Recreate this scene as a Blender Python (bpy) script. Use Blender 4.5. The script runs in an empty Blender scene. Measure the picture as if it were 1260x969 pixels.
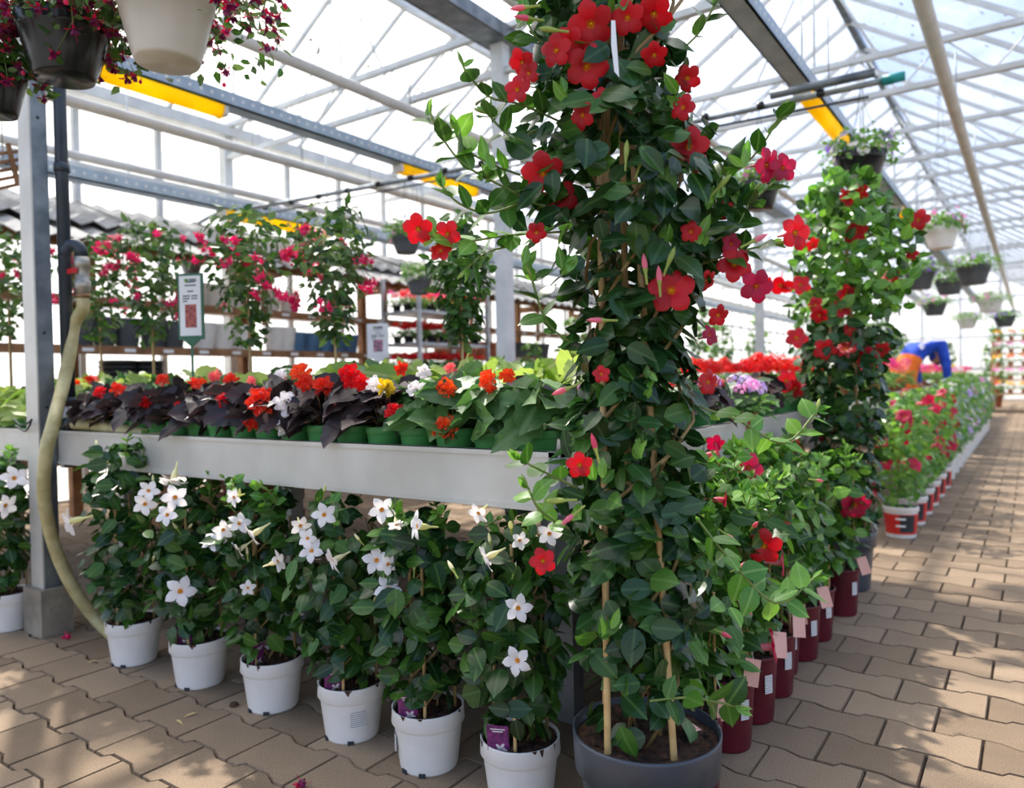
import bpy, math, random
import numpy as np
from math import sin, cos, pi, sqrt, atan, radians
from mathutils import Vector, Matrix, Quaternion

R = random.Random(11)
S = bpy.context.scene
COL = S.collection

# ------------------------------------------------------------------ camera
F, CX, CY, H = 915.0, 630.0, 484.5, 1.05
yaw, pitch, roll = atan(640 / 915), atan(15.5 / 915), atan(0.0205)
f0 = Vector((-sin(yaw), cos(yaw), 0)); r0 = Vector((cos(yaw), sin(yaw), 0)); u0 = Vector((0, 0, 1))
FWD = f0 * cos(pitch) - u0 * sin(pitch)
_u = u0 * cos(pitch) + f0 * sin(pitch)
RGT = r0 * cos(roll) - _u * sin(roll)
UP = _u * cos(roll) + r0 * sin(roll)
CAM = Vector((0, 0, H))
cd = bpy.data.cameras.new('camera'); cam = bpy.data.objects.new('camera', cd); COL.objects.link(cam)
cam.matrix_world = Matrix(((RGT.x, UP.x, -FWD.x, CAM.x), (RGT.y, UP.y, -FWD.y, CAM.y), (RGT.z, UP.z, -FWD.z, CAM.z), (0, 0, 0, 1)))
cd.sensor_fit = 'HORIZONTAL'; cd.sensor_width = 36; cd.lens = F / 1260 * 36
cd.clip_start = 0.05; cd.clip_end = 300
cd.dof.use_dof = True; cd.dof.focus_distance = 1.75; cd.dof.aperture_fstop = 2.6
S.camera = cam

def ray(x, y): return FWD + RGT * ((x - CX) / F) - UP * ((y - CY) / F)
def onz(x, y, z=0.0): d = ray(x, y); return CAM + d * ((z - H) / d.z)
def ony(x, y, Y): d = ray(x, y); return CAM + d * (Y / d.y)
def onx(x, y, X): d = ray(x, y); return CAM + d * (X / d.x)
def at(x, y, t): return CAM + ray(x, y) * t
def depth(p): return (Vector(p) - CAM).dot(FWD)

# ------------------------------------------------------------------ world, sun, exposure
W = bpy.data.worlds.new('sky'); S.world = W; W.use_nodes = True
nt = W.node_tree; nt.nodes.clear()
def N(t, **k):
    n = nt.nodes.new(t)
    for a, b in k.items(): setattr(n, a, b)
    return n
tc = N('ShaderNodeTexCoord'); sep = N('ShaderNodeSeparateXYZ'); nt.links.new(tc.outputs['Generated'], sep.inputs[0])
grad = N('ShaderNodeValToRGB'); nt.links.new(sep.outputs['Z'], grad.inputs[0])
grad.color_ramp.elements[0].position = -0.0; grad.color_ramp.elements[0].color = (.42, .40, .36, 1)
grad.color_ramp.elements[1].position = .03; grad.color_ramp.elements[1].color = (.90, .93, .97, 1)
e = grad.color_ramp.elements.new(.30); e.color = (.30, .44, .74, 1)
e = grad.color_ramp.elements.new(.95); e.color = (.20, .34, .66, 1)
mp = N('ShaderNodeMapping'); mp.inputs['Scale'].default_value = (1, 1, 2.2); nt.links.new(tc.outputs['Generated'], mp.inputs[0])
nz = N('ShaderNodeTexNoise'); nz.inputs['Scale'].default_value = 2.6; nz.inputs['Detail'].default_value = 7; nz.inputs['Roughness'].default_value = .6
nt.links.new(mp.outputs[0], nz.inputs['Vector'])
cr = N('ShaderNodeValToRGB'); cr.color_ramp.elements[0].position = .50; cr.color_ramp.elements[1].position = .80
nt.links.new(nz.outputs['Fac'], cr.inputs[0])
mx = N('ShaderNodeMix', data_type='RGBA'); nt.links.new(cr.outputs[0], mx.inputs['Factor']); nt.links.new(grad.outputs[0], mx.inputs['A'])
mx.inputs['B'].default_value = (.85, .87, .9, 1)
# bright haze round the sun
SUND = Vector((-.62, .30, 1.0)).normalized()
dt = N('ShaderNodeVectorMath', operation='DOT_PRODUCT'); nt.links.new(tc.outputs['Generated'], dt.inputs[0]); dt.inputs[1].default_value = SUND
hz = N('ShaderNodeMapRange'); hz.interpolation_type = 'SMOOTHSTEP'; hz.inputs['From Min'].default_value = .56; hz.inputs['From Max'].default_value = .95; hz.inputs['To Max'].default_value = .9
nt.links.new(dt.outputs['Value'], hz.inputs['Value'])
mh = N('ShaderNodeMix', data_type='RGBA'); nt.links.new(hz.outputs[0], mh.inputs['Factor']); nt.links.new(mx.outputs['Result'], mh.inputs['A']); mh.inputs['B'].default_value = (2.5, 2.34, 2.05, 1)
bg = N('ShaderNodeBackground'); bg.inputs['Strength'].default_value = 1.05; nt.links.new(mh.outputs['Result'], bg.inputs[0])
wo = N('ShaderNodeOutputWorld'); nt.links.new(bg.outputs[0], wo.inputs[0])
sl = bpy.data.lights.new('sun', 'SUN'); sl.energy = 5.0; sl.angle = radians(1.5); sl.color = (1, .93, .82)
so = bpy.data.objects.new('sun', sl); COL.objects.link(so)
so.rotation_euler = Vector((.62, -.30, -1.0)).to_track_quat('-Z', 'Y').to_euler(); so.location = (-8, 6, 12)
S.view_settings.view_transform = 'Standard'; S.view_settings.look = 'None'
S.view_settings.gamma = 1; S.view_settings.use_curve_mapping = False
S.view_settings.exposure = 0.70

# ------------------------------------------------------------------ materials
def lin(c):
    if isinstance(c, str): c = tuple(int(c[i:i + 2], 16) / 255 for i in (0, 2, 4))
    return tuple((x / 12.92 if x <= .04045 else ((x + .055) / 1.055) ** 2.4) for x in c)
M = {}
def mat(name, a, b=None, rough=.5, metal=0, scale=8, spec=.5, bump=0, bscale=40, rnd=False, transl=0, detail=4, coat=0, vein=None, lo=.35, hi=.65):
    """principled surface; colours a..b mixed by noise, or per piece when rnd"""
    m = bpy.data.materials.new(name); m.use_nodes = True; t = m.node_tree; L = t.links
    p = t.nodes['Principled BSDF']; out = t.nodes['Material Output']
    p.inputs['Roughness'].default_value = rough; p.inputs['Metallic'].default_value = metal
    p.inputs['Specular IOR Level'].default_value = spec; p.inputs['Coat Weight'].default_value = coat
    ca = lin(a) + (1,); cb = lin(b if b else a) + (1,)
    co = t.nodes.new('ShaderNodeTexCoord')
    ramp = t.nodes.new('ShaderNodeValToRGB'); ramp.color_ramp.elements[0].color = ca; ramp.color_ramp.elements[1].color = cb
    n = t.nodes.new('ShaderNodeTexNoise'); n.inputs['Scale'].default_value = scale; n.inputs['Detail'].default_value = detail
    L.new(co.outputs['Object'], n.inputs['Vector'])
    if rnd:
        oi = t.nodes.new('ShaderNodeObjectInfo'); ge = t.nodes.new('ShaderNodeNewGeometry')
        ad = t.nodes.new('ShaderNodeMath'); ad.operation = 'ADD'; L.new(oi.outputs['Random'], ad.inputs[0]); L.new(ge.outputs['Random Per Island'], ad.inputs[1])
        fr = t.nodes.new('ShaderNodeMath'); fr.operation = 'FRACT'; L.new(ad.outputs[0], fr.inputs[0])
        m2 = t.nodes.new('ShaderNodeMix'); m2.data_type = 'FLOAT'; m2.inputs['Factor'].default_value = .35
        L.new(fr.outputs[0], m2.inputs['A']); L.new(n.outputs['Fac'], m2.inputs['B']); L.new(m2.outputs['Result'], ramp.inputs[0])
        ramp.color_ramp.elements[0].position = .15; ramp.color_ramp.elements[1].position = .85
    else:
        ramp.color_ramp.elements[0].position = lo; ramp.color_ramp.elements[1].position = hi
        L.new(n.outputs['Fac'], ramp.inputs[0])
    col = ramp.outputs[0]
    if vein:
        uv = t.nodes.new('ShaderNodeUVMap'); sx = t.nodes.new('ShaderNodeSeparateXYZ'); L.new(uv.outputs[0], sx.inputs[0])
        s1 = t.nodes.new('ShaderNodeMath'); s1.operation = 'SUBTRACT'; s1.inputs[1].default_value = .5; L.new(sx.outputs['X'], s1.inputs[0])
        ab = t.nodes.new('ShaderNodeMath'); ab.operation = 'ABSOLUTE'; L.new(s1.outputs[0], ab.inputs[0])
        mr = t.nodes.new('ShaderNodeMapRange'); mr.inputs['From Min'].default_value = .015; mr.inputs['From Max'].default_value = .06
        mr.inputs['To Min'].default_value = .55; mr.inputs['To Max'].default_value = 0; L.new(ab.outputs[0], mr.inputs['Value'])
        # side veins slant from the midrib to the margin
        w = t.nodes.new('ShaderNodeMath'); w.operation = 'MULTIPLY_ADD'; L.new(ab.outputs[0], w.inputs[0]); w.inputs[1].default_value = -.7; L.new(sx.outputs['Y'], w.inputs[2])
        w2 = t.nodes.new('ShaderNodeMath'); w2.operation = 'MULTIPLY'; L.new(w.outputs[0], w2.inputs[0]); w2.inputs[1].default_value = 44
        w3 = t.nodes.new('ShaderNodeMath'); w3.operation = 'SINE'; L.new(w2.outputs[0], w3.inputs[0])
        mr2 = t.nodes.new('ShaderNodeMapRange'); mr2.inputs['From Min'].default_value = .8; mr2.inputs['From Max'].default_value = 1; mr2.inputs['To Max'].default_value = .12; L.new(w3.outputs[0], mr2.inputs['Value'])
        mm = t.nodes.new('ShaderNodeMath'); mm.operation = 'MAXIMUM'; L.new(mr.outputs[0], mm.inputs[0]); L.new(mr2.outputs[0], mm.inputs[1])
        vm = t.nodes.new('ShaderNodeMix'); vm.data_type = 'RGBA'; L.new(mm.outputs[0], vm.inputs['Factor']); L.new(col, vm.inputs['A']); vm.inputs['B'].default_value = lin(vein) + (1,)
        col = vm.outputs['Result']
    L.new(col, p.inputs['Base Color'])
    if bump:
        nb = t.nodes.new('ShaderNodeTexNoise'); nb.inputs['Scale'].default_value = bscale; nb.inputs['Detail'].default_value = 5; L.new(co.outputs['Object'], nb.inputs['Vector'])
        bp = t.nodes.new('ShaderNodeBump'); bp.inputs['Strength'].default_value = bump; bp.inputs['Distance'].default_value = .01
        L.new(nb.outputs['Fac'], bp.inputs['Height']); L.new(bp.outputs[0], p.inputs['Normal'])
    if transl:
        tr = t.nodes.new('ShaderNodeBsdfTranslucent'); hs = t.nodes.new('ShaderNodeHueSaturation'); hs.inputs['Value'].default_value = 1.9; hs.inputs['Saturation'].default_value = 1.05
        L.new(col, hs.inputs['Color']); L.new(hs.outputs[0], tr.inputs['Color'])
        ms = t.nodes.new('ShaderNodeMixShader'); ms.inputs[0].default_value = transl
        L.new(p.outputs[0], ms.inputs[1]); L.new(tr.outputs[0], ms.inputs[2]); L.new(ms.outputs[0], out.inputs[0])
    M[name] = m
    return m

mat('leaf', '1c3f14', '466f26', rough=.32, rnd=True, transl=.2, vein='62883e', spec=.36)
mat('leaf_dark', '143014', '315426', rough=.27, rnd=True, transl=.15, vein='4c7040', spec=.4)
mat('leaf_young', '447c24', '7aa840', rough=.32, rnd=True, transl=.32, vein='94b864')
mat('leaf_far', '3f7030', '86a850', rough=.5, rnd=True, transl=.3)
mat('leaf_fuchsia', '2f4c28', '647c42', rough=.42, rnd=True, transl=.3)
mat('leaf_bronze', '1e1a1a', '463b3c', rough=.4, rnd=True, transl=.1, vein='5e3c3e', spec=.4)
mat('leaf_begonia', '2c5030', '5c8440', rough=.48, rnd=True, transl=.22, vein='8aa878')
mat('leaf_lime', '6f8f3a', 'a8b85c', rough=.42, rnd=True, transl=.35, vein='c4c48a')
mat('leaf_silver', '7d8f8a', 'aab4b8', rough=.6, rnd=True, transl=.2)
mat('leaf_dry', 'b89a62', 'd8c288', rough=.7, rnd=True)
mat('stem', '5f7a34', '86904a', rough=.55, scale=20)
mat('wood_stem', '7a6238', '98804e', rough=.65, scale=30)
mat('bamboo', 'b8925a', 'd6b67c', rough=.45, scale=14)
mat('red', 'aa0614', 'd40e1e', rough=.55, rnd=True, transl=.22)
mat('scarlet', 'c40c1e', 'ee2020', rough=.55, rnd=True, transl=.3)
mat('magenta', 'a00a34', 'c61646', rough=.55, rnd=True, transl=.28)
mat('pink_tube', 'd8647c', 'eca0a8', rough=.55, rnd=True, transl=.25)
mat('throat', 'e08a10', 'f4b81c', rough=.6, scale=60)
mat('throat_red', 'd04a10', 'f09018', rough=.6, scale=60)
mat('white_petal', 'e6dedc', 'fbf6f4', rough=.6, rnd=True, transl=.25)
mat('cream_tube', 'd8d890', 'eee8c4', rough=.55, rnd=True, transl=.25)
mat('orange', 'e8401a', 'fb6a24', rough=.6, rnd=True, transl=.22)
mat('orange_red', 'd82412', 'f4421c', rough=.6, rnd=True, transl=.2)
mat('yellow_petal', 'ecc410', 'fae03c', rough=.6, rnd=True, transl=.2)
mat('fuchsia_pink', 'c81858', 'e43c7c', rough=.5, rnd=True, transl=.3)
mat('fuchsia_purple', '5a1048', '8c1c58', rough=.5, rnd=True, transl=.15)
mat('soft_pink', 'e27cc0', 'f4b4da', rough=.6, rnd=True, transl=.3)
mat('hot_pink', 'd82c80', 'f060a4', rough=.6, rnd=True, transl=.3)
mat('salmon', 'ee6c70', 'f89c94', rough=.6, rnd=True, transl=.3)
mat('violet', '6a34b4', '9c6cd8', rough=.6, rnd=True, transl=.25)
mat('lilac', 'b08cd0', 'e6d4f0', rough=.6, rnd=True, transl=.25)
mat('bud', 'd8486a', 'f08c98', rough=.5, rnd=True, transl=.2)
mat('bud_green', '8aa03c', 'b4be64', rough=.5, rnd=True, transl=.25)
mat('white_pot', 'e2e0da', 'f5f3ee', rough=.38, scale=5)
mat('maroon_pot', '4a0e1c', '641426', rough=.36, scale=6)
mat('grey_pot', '363b44', '474d56', rough=.34, scale=7)
mat('black_pot', '101214', '1e2124', rough=.22, scale=6)
mat('green_pot', '357a3a', '4c9a50', rough=.45, scale=6)
mat('cream_pot', 'cdc4b6', 'dcd4c8', rough=.3, scale=4)
mat('blue_pot', '4a7096', '5c86aa', rough=.4, scale=4)
mat('slate_pot', '43474c', '5a5e62', rough=.5, scale=4)
mat('terracotta', '9c5638', 'b46a48', rough=.65, scale=8)
mat('soil', '241812', '5a3c28', rough=.95, scale=60, bump=.8, bscale=120)
mat('galv', '8e959b', 'b4babd', rough=.38, metal=.7, scale=7, bump=.05)
mat('galv_dark', '5e666d', '868d92', rough=.42, metal=.6, scale=9, bump=.05)
mat('alu', 'c0bbb0', 'd8d4ca', rough=.42, metal=.25, scale=3, bump=.03)
mat('steel_white', 'c4c8c8', 'd8dbda', rough=.45, scale=6)
mat('steel_blue', '9cacb8', 'b4c2cc', rough=.4, metal=.35, scale=6)
mat('pipe_white', 'cfccc6', 'dedbd5', rough=.4, scale=6)
mat('pvc', '26303a', '36404a', rough=.4, scale=6)
mat('hose', 'ada06c', 'c9be8c', rough=.5, scale=18)
mat('valve', '9a9488', 'bcb6aa', rough=.35, metal=.6, scale=14)
mat('red_plastic', 'c81c20', 'd82c2c', rough=.4, scale=5)
mat('brass', '8a6a4a', 'a8845c', rough=.4, metal=.6, scale=9)
mat('concrete', '7a7264', '9a907e', rough=.9, scale=9, bump=.5, bscale=60)
mat('timber', '7c5636', 'a0744a', rough=.7, scale=9, bump=.1)
mat('timber_pale', 'b48c60', 'd0ac80', rough=.7, scale=9)
mat('corrugated', '8a8a88', 'aaa8a4', rough=.75, scale=6)
mat('sand', '2c241c', '4a3e30', rough=1, scale=30)
mat('paper', 'eceae4', 'f8f7f3', rough=.6, scale=4)
mat('ink', '22262a', '34383c', rough=.7, scale=10)
mat('green_plastic', '1d5a3c', '2a6c4a', rough=.35, scale=5)
mat('pink_card', 'e8a896', 'f4beac', rough=.6, scale=10)
mat('pink_card_back', '8e4a4c', 'a65e5c', rough=.6, scale=10)
mat('tag_purple', '4a2048', '8c3c7c', rough=.3, scale=70)
mat('teal', '148a8a', '24a0a0', rough=.4, scale=5)
mat('black_tray', '14181a', '24282c', rough=.5, scale=5)
mat('blue_cloth', '1440b4', '2456d0', rough=.8, scale=10)
mat('orange_cloth', 'ee6410', 'fb8020', rough=.8, scale=10)
mat('skin', 'c08a6c', 'd8a484', rough=.55, scale=10)
mat('hair', '3a281c', '503a2a', rough=.7, scale=30)
mat('picture_red', '7a1c1c', 'c86a58', rough=.4, scale=90)
mat('picture_pink', '4a5a4a', 'e08cb0', rough=.4, scale=60)
mat('red_wrap', 'c01c1c', 'd83028', rough=.4, scale=6)

# strip that lets the light glow through yellow plastic
m = mat('yellow_plastic', 'ffd400', 'ffe838', rough=.4, scale=5, transl=.8)
# barcode sticker: black bars on white, along object x
m = mat('barcode', 'f4f4f0'); t = m.node_tree; p = t.nodes['Principled BSDF']
wv = t.nodes.new('ShaderNodeTexWave'); wv.bands_direction = 'Z'; wv.inputs['Scale'].default_value = 55; wv.inputs['Distortion'].default_value = 0
tc_ = t.nodes.new('ShaderNodeTexCoord'); t.links.new(tc_.outputs['Object'], wv.inputs['Vector'])
rp = t.nodes.new('ShaderNodeValToRGB'); rp.color_ramp.elements[0].position = .45; rp.color_ramp.elements[1].position = .55
rp.color_ramp.elements[0].color = (.25, .25, .25, 1); rp.color_ramp.elements[1].color = (.86, .86, .84, 1)
t.links.new(wv.outputs[0], rp.inputs[0]); t.links.new(rp.outputs[0], p.inputs['Base Color'])

# greenhouse glass: clear, with a dusty scattering film and dirt specks
def glass(name, film, tint, speck=True):
    m = bpy.data.materials.new(name); m.use_nodes = True; t = m.node_tree; t.nodes.clear(); L = t.links
    o = t.nodes.new('ShaderNodeOutputMaterial'); a = t.nodes.new('ShaderNodeBsdfTransparent'); a.inputs[0].default_value = tint
    b = t.nodes.new('ShaderNodeBsdfTranslucent'); b.inputs[0].default_value = (.9, .9, .9, 1)
    g = t.nodes.new('ShaderNodeBsdfGlossy'); g.inputs['Roughness'].default_value = .08
    tcn = t.nodes.new('ShaderNodeTexCoord'); n = t.nodes.new('ShaderNodeTexNoise'); n.inputs['Scale'].default_value = 3.5; n.inputs['Detail'].default_value = 6
    L.new(tcn.outputs['Object'], n.inputs['Vector'])
    mr = t.nodes.new('ShaderNodeMapRange'); mr.inputs['From Min'].default_value = .3; mr.inputs['From Max'].default_value = .7; mr.inputs['To Min'].default_value = film * .5; mr.inputs['To Max'].default_value = film * 1.5
    L.new(n.outputs['Fac'], mr.inputs['Value'])
    m1 = t.nodes.new('ShaderNodeMixShader'); L.new(mr.outputs[0], m1.inputs[0]); L.new(a.outputs[0], m1.inputs[1]); L.new(b.outputs[0], m1.inputs[2])
    fr = t.nodes.new('ShaderNodeMixShader'); fr.inputs[0].default_value = .04; L.new(m1.outputs[0], fr.inputs[1]); L.new(g.outputs[0], fr.inputs[2])
    last = fr
    if speck:
        v = t.nodes.new('ShaderNodeTexNoise'); v.inputs['Scale'].default_value = 13; v.inputs['Detail'].default_value = 2; L.new(tcn.outputs['Object'], v.inputs['Vector'])
        r = t.nodes.new('ShaderNodeValToRGB'); r.color_ramp.elements[0].position = .70; r.color_ramp.elements[1].position = .74; L.new(v.outputs['Fac'], r.inputs[0])
        d = t.nodes.new('ShaderNodeBsdfDiffuse'); d.inputs[0].default_value = (.12, .13, .12, 1)
        ms = t.nodes.new('ShaderNodeMixShader'); L.new(r.outputs[0], ms.inputs[0]); L.new(fr.outputs[0], ms.inputs[1]); L.new(d.outputs[0], ms.inputs[2]); last = ms
    L.new(last.outputs[0], o.inputs[0]); M[name] = m
glass('glass', .09, (.97, .98, 1, 1)); glass('glass_wall', .40, (1, 1, 1, 1), False)

# pavers: brown-grey, each its own tone, speckled
m = mat('paver', '7c6852', 'a58e74', rough=.85, rnd=True, scale=7, bump=.25, bscale=160)
t = m.node_tree; p = t.nodes['Principled BSDF']; src = p.inputs['Base Color'].links[0].from_socket
n1 = t.nodes.new('ShaderNodeTexNoise'); n1.inputs['Scale'].default_value = 220; tg = t.nodes.new('ShaderNodeTexCoord'); t.links.new(tg.outputs['Object'], n1.inputs['Vector'])
ma = t.nodes.new('ShaderNodeMix'); ma.data_type = 'RGBA'; ma.blend_type = 'MULTIPLY'; ma.inputs['Factor'].default_value = .5
r1 = t.nodes.new('ShaderNodeValToRGB'); r1.color_ramp.elements[0].position = .35; r1.color_ramp.elements[0].color = (.45, .42, .4, 1); r1.color_ramp.elements[1].position = .6
t.links.new(n1.outputs['Fac'], r1.inputs[0]); t.links.new(src, ma.inputs['A']); t.links.new(r1.outputs[0], ma.inputs['B']); t.links.new(ma.outputs['Result'], p.inputs['Base Color'])

# ------------------------------------------------------------------ mesh helpers
class MB:
    def __init__(s): s.v = []; s.f = []; s.m = []; s.n = 0; s.uv = []
    def add(s, V, Fc, mi=0, uv=None):
        V = np.asarray(V, float)
        s.v.append(V); s.f += [tuple(i + s.n for i in f) for f in Fc]; s.m += [mi] * len(Fc); s.n += len(V)
        s.uv.append(np.zeros((len(V), 2)) + .25 if uv is None else uv)
        return s
    def box(s, lo, hi, mi=0):
        x0, y0, z0 = lo; x1, y1, z1 = hi
        return s.add([(x0, y0, z0), (x1, y0, z0), (x1, y1, z0), (x0, y1, z0), (x0, y0, z1), (x1, y0, z1), (x1, y1, z1), (x0, y1, z1)],
                     [(0, 3, 2, 1), (4, 5, 6, 7), (0, 1, 5, 4), (1, 2, 6, 5), (2, 3, 7, 6), (3, 0, 4, 7)], mi)
    def bar(s, a, b, w, h, mi=0, up=(0, 0, 1)):
        a, b = Vector(a), Vector(b); d = (b - a).normalized(); u = Vector(up)
        if abs(d.dot(u)) > .98: u = Vector((1, 0, 0))
        x = d.cross(u).normalized() * (w / 2); u = x.cross(d).normalized() * (h / 2)
        V = [q + sx * x + su * u for q in (a, b) for sx, su in ((-1, -1), (1, -1), (1, 1), (-1, 1))]
        return s.add([tuple(q) for q in V], [(0, 1, 2, 3), (7, 6, 5, 4), (0, 4, 5, 1), (1, 5, 6, 2), (2, 6, 7, 3), (3, 7, 4, 0)], mi)
    def tube(s, pts, r, k=8, mi=0, cap=True):
        pts = [Vector(q) for q in pts]; n = len(pts); rs = r if isinstance(r, (list, tuple)) else [r] * n
        V = []; ref = None
        for i, q in enumerate(pts):
            d = (pts[min(i + 1, n - 1)] - pts[max(i - 1, 0)]).normalized()
            if ref is None: ref = Vector((0, 0, 1)) if abs(d.z) < .9 else Vector((1, 0, 0))
            x = d.cross(ref).normalized(); ref = x.cross(d).normalized()
            for j in range(k):
                a = 2 * pi * j / k; V.append(tuple(q + (x * cos(a) + ref * sin(a)) * rs[i]))
        Fc = [(i * k + j, i * k + (j + 1) % k, (i + 1) * k + (j + 1) % k, (i + 1) * k + j) for i in range(n - 1) for j in range(k)]
        if cap: Fc += [tuple(range(k - 1, -1, -1)), tuple((n - 1) * k + j for j in range(k))]
        return s.add(V, Fc, mi)
    def lathe(s, prof, k=28, mi=0, c=(0, 0, 0), a0=0, a1=2 * pi):
        full = abs(a1 - a0 - 2 * pi) < 1e-6; kk = k if full else k + 1
        V = []
        for (r, z) in prof:
            for j in range(kk):
                a = a0 + (a1 - a0) * j / k; V.append((c[0] + r * cos(a), c[1] + r * sin(a), c[2] + z))
        Fc = []
        for i in range(len(prof) - 1):
            for j in range(k):
                j2 = (j + 1) % kk if full else j + 1
                Fc.append((i * kk + j, i * kk + j2, (i + 1) * kk + j2, (i + 1) * kk + j))
        return s.add(V, Fc, mi)
    def leaf(s, tpl, pos, d, n, sc, mi=0):
        V, Fc, uv = tpl
        return s.add(V @ (frame(d, n).T * sc) + np.array(pos), Fc, mi, uv)
    def mesh(s, name, mats, smooth=True):
        me = bpy.data.meshes.new(name)
        V = np.concatenate(s.v) if s.v else np.zeros((0, 3))
        me.from_pydata(V.tolist(), [], s.f)
        for q in (mats if isinstance(mats, (list, tuple)) else [mats]): me.materials.append(M[q])
        me.polygons.foreach_set('material_index', s.m)
        if smooth: me.polygons.foreach_set('use_smooth', [True] * len(me.polygons))
        U = np.concatenate(s.uv); uvl = me.uv_layers.new(name='UVMap')
        li = np.zeros(len(me.loops), int); me.loops.foreach_get('vertex_index', li)
        uvl.data.foreach_set('uv', U[li].ravel())
        me.update(); return me
    def build(s, name, mats, parent=None, smooth=True, loc=None):
        return obj(name, s.mesh(name, mats, smooth), parent, loc)

def frame(d, n):
    """3x3 with columns x, y(along d), z(near n)"""
    d = np.asarray(d, float); d = d / (np.linalg.norm(d) + 1e-9); n = np.asarray(n, float)
    z = n - d * n.dot(d)
    if np.linalg.norm(z) < 1e-4: z = np.array((.3, .5, .8)) - d * d.dot((.3, .5, .8))
    z = z / np.linalg.norm(z); x = np.cross(d, z)
    return np.stack((x, d, z), axis=1)

def obj(name, me, parent=None, loc=None):
    o = bpy.data.objects.new(name, me); COL.objects.link(o)
    if parent: o.parent = parent
    if loc is not None: o.location = loc
    return o
def inst(name, me, parent, pos, d, n, sc):
    o = bpy.data.objects.new(name, me); COL.objects.link(o)
    if parent: o.parent = parent
    Rm = frame(d, n); sc = sc if hasattr(sc, '__len__') else (sc, sc, sc)
    o.matrix_local = Matrix.Translation(Vector(pos)) @ Matrix([[float(Rm[i, j] * sc[j]) for j in range(3)] for i in range(3)]).to_4x4()
    return o
def tag(o, label, cat=None, group=None, kind=None):
    o['label'] = label
    if cat: o['category'] = cat
    if group: o['group'] = group
    if kind: o['kind'] = kind
    return o
def thing(name, label, cat, loc=(0, 0, 0), group=None, kind=None):
    o = bpy.data.objects.new(name, None); COL.objects.link(o); o.location = loc; o.empty_display_size = .05
    return tag(o, label, cat, group, kind)
def copy_tree(o, loc, label=None, group=None, rz=0, sc=1):
    c = o.copy(); COL.objects.link(c); c.location = loc; c.rotation_euler = (0, 0, rz); c.scale = (sc, sc, sc)
    if label: c['label'] = label
    if group: c['group'] = group
    def rec(a, b):
        for ch in a.children:
            d = ch.copy(); COL.objects.link(d); d.parent = b; rec(ch, d)
    rec(o, c); return c
ORD = 'first second third fourth fifth sixth seventh eighth ninth tenth eleventh twelfth thirteenth fourteenth fifteenth sixteenth seventeenth eighteenth nineteenth twentieth twenty-first twenty-second twenty-third twenty-fourth twenty-fifth twenty-sixth'.split()
def uni(a, b): return R.uniform(a, b)
def rv(s=1.0): return np.array((R.gauss(0, s), R.gauss(0, s), R.gauss(0, s)))

# leaf templates: V (n,3) along +y, length 1
def leaf_tpl(rows, fold=.12, curl=.25, wav=0, tip=0):
    V = []; U = []
    for i, (t, w) in enumerate(rows):
        z = -curl * t * t
        if w == 0: V.append((0, t, z)); U.append((.5, t)); continue
        sx = wav * sin(i * 2.4)
        V += [(-w, t - .02, z + fold * w * 2 + sx), (0, t, z), (w, t - .02, z + fold * w * 2 - sx)]; U += [(.5 - w, t), (.5, t), (.5 + w, t)]
    Fc = []; idx = []; k = 0
    for (t, w) in rows:
        idx.append([k] if w == 0 else [k, k + 1, k + 2]); k += 1 if w == 0 else 3
    for a, b in zip(idx, idx[1:]):
        if len(a) == 1: Fc += [(a[0], b[1], b[0]), (a[0], b[2], b[1])]
        elif len(b) == 1: Fc += [(a[0], a[1], b[0]), (a[1], a[2], b[0])]
        else: Fc += [(a[0], a[1], b[1], b[0]), (a[1], a[2], b[2], b[1])]
    return np.array(V, float), Fc, np.array(U, float)
OV = [(0, 0), (.06, .13), (.22, .285), (.45, .34), (.68, .28), (.87, .14), (.97, .04), (1.03, 0)]
MAND = [leaf_tpl(OV, .06, .12), leaf_tpl([(t, w * 1.1) for t, w in OV], .02, .22, .012), leaf_tpl([(t, w * .95) for t, w in OV], .1, .04, .012), leaf_tpl([(t, w * 1.05) for t, w in OV], -.03, .28, .015)]
SMALL = [leaf_tpl([(0, 0), (.3, .26), (.65, .24), (1, 0)], .1, .2), leaf_tpl([(0, 0), (.35, .3), (.7, .2), (1, 0)], .2, .1)]
YNG = [leaf_tpl([(t, w * .62) for t, w in OV], .3, -.1), leaf_tpl([(t, w * .7) for t, w in OV], .25, .15)]
# jagged begonia leaf
def begonia_leaf(jag=.06, asym=.8):
    n = 18; V = [(0, 0, 0)]; U = [(.5, 0)]
    for i in range(n + 1):
        a = -2.45 + 4.9 * i / n; r = .60 + .22 * cos(a * .5) ** 2 + .16 * max(0, cos(a)) ** 8 + .07 * cos(3 * a)
        r *= 1 + jag * (1 if i % 2 else -1); x = r * sin(a) * (.85 if a < 0 else .85 * asym); y = r * cos(a)
        V.append((x, y, .10 * abs(sin(a)) - .16 * max(0, y) ** 2 + .03 * (1 if i % 3 else -1))); U.append((.5 + .4 * sin(a), .5 + .4 * cos(a)))
    return np.array(V, float), [(0, i + 2, i + 1) for i in range(n)], np.array(U, float)
BEG = [begonia_leaf(), begonia_leaf(.09, .6), begonia_leaf(.05, 1.0)]

def tpl_mesh(name, tpl, mt):
    return MB().add(tpl[0], tpl[1], 0, tpl[2]).mesh(name, mt)
LM = {}
def leafmesh(kind, mt):
    k = (kind, mt)
    if k not in LM: LM[k] = [tpl_mesh('leaf', q, mt) for q in {'m': MAND, 's': SMALL, 'y': YNG, 'b': BEG}[kind]]
    return LM[k]

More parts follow.
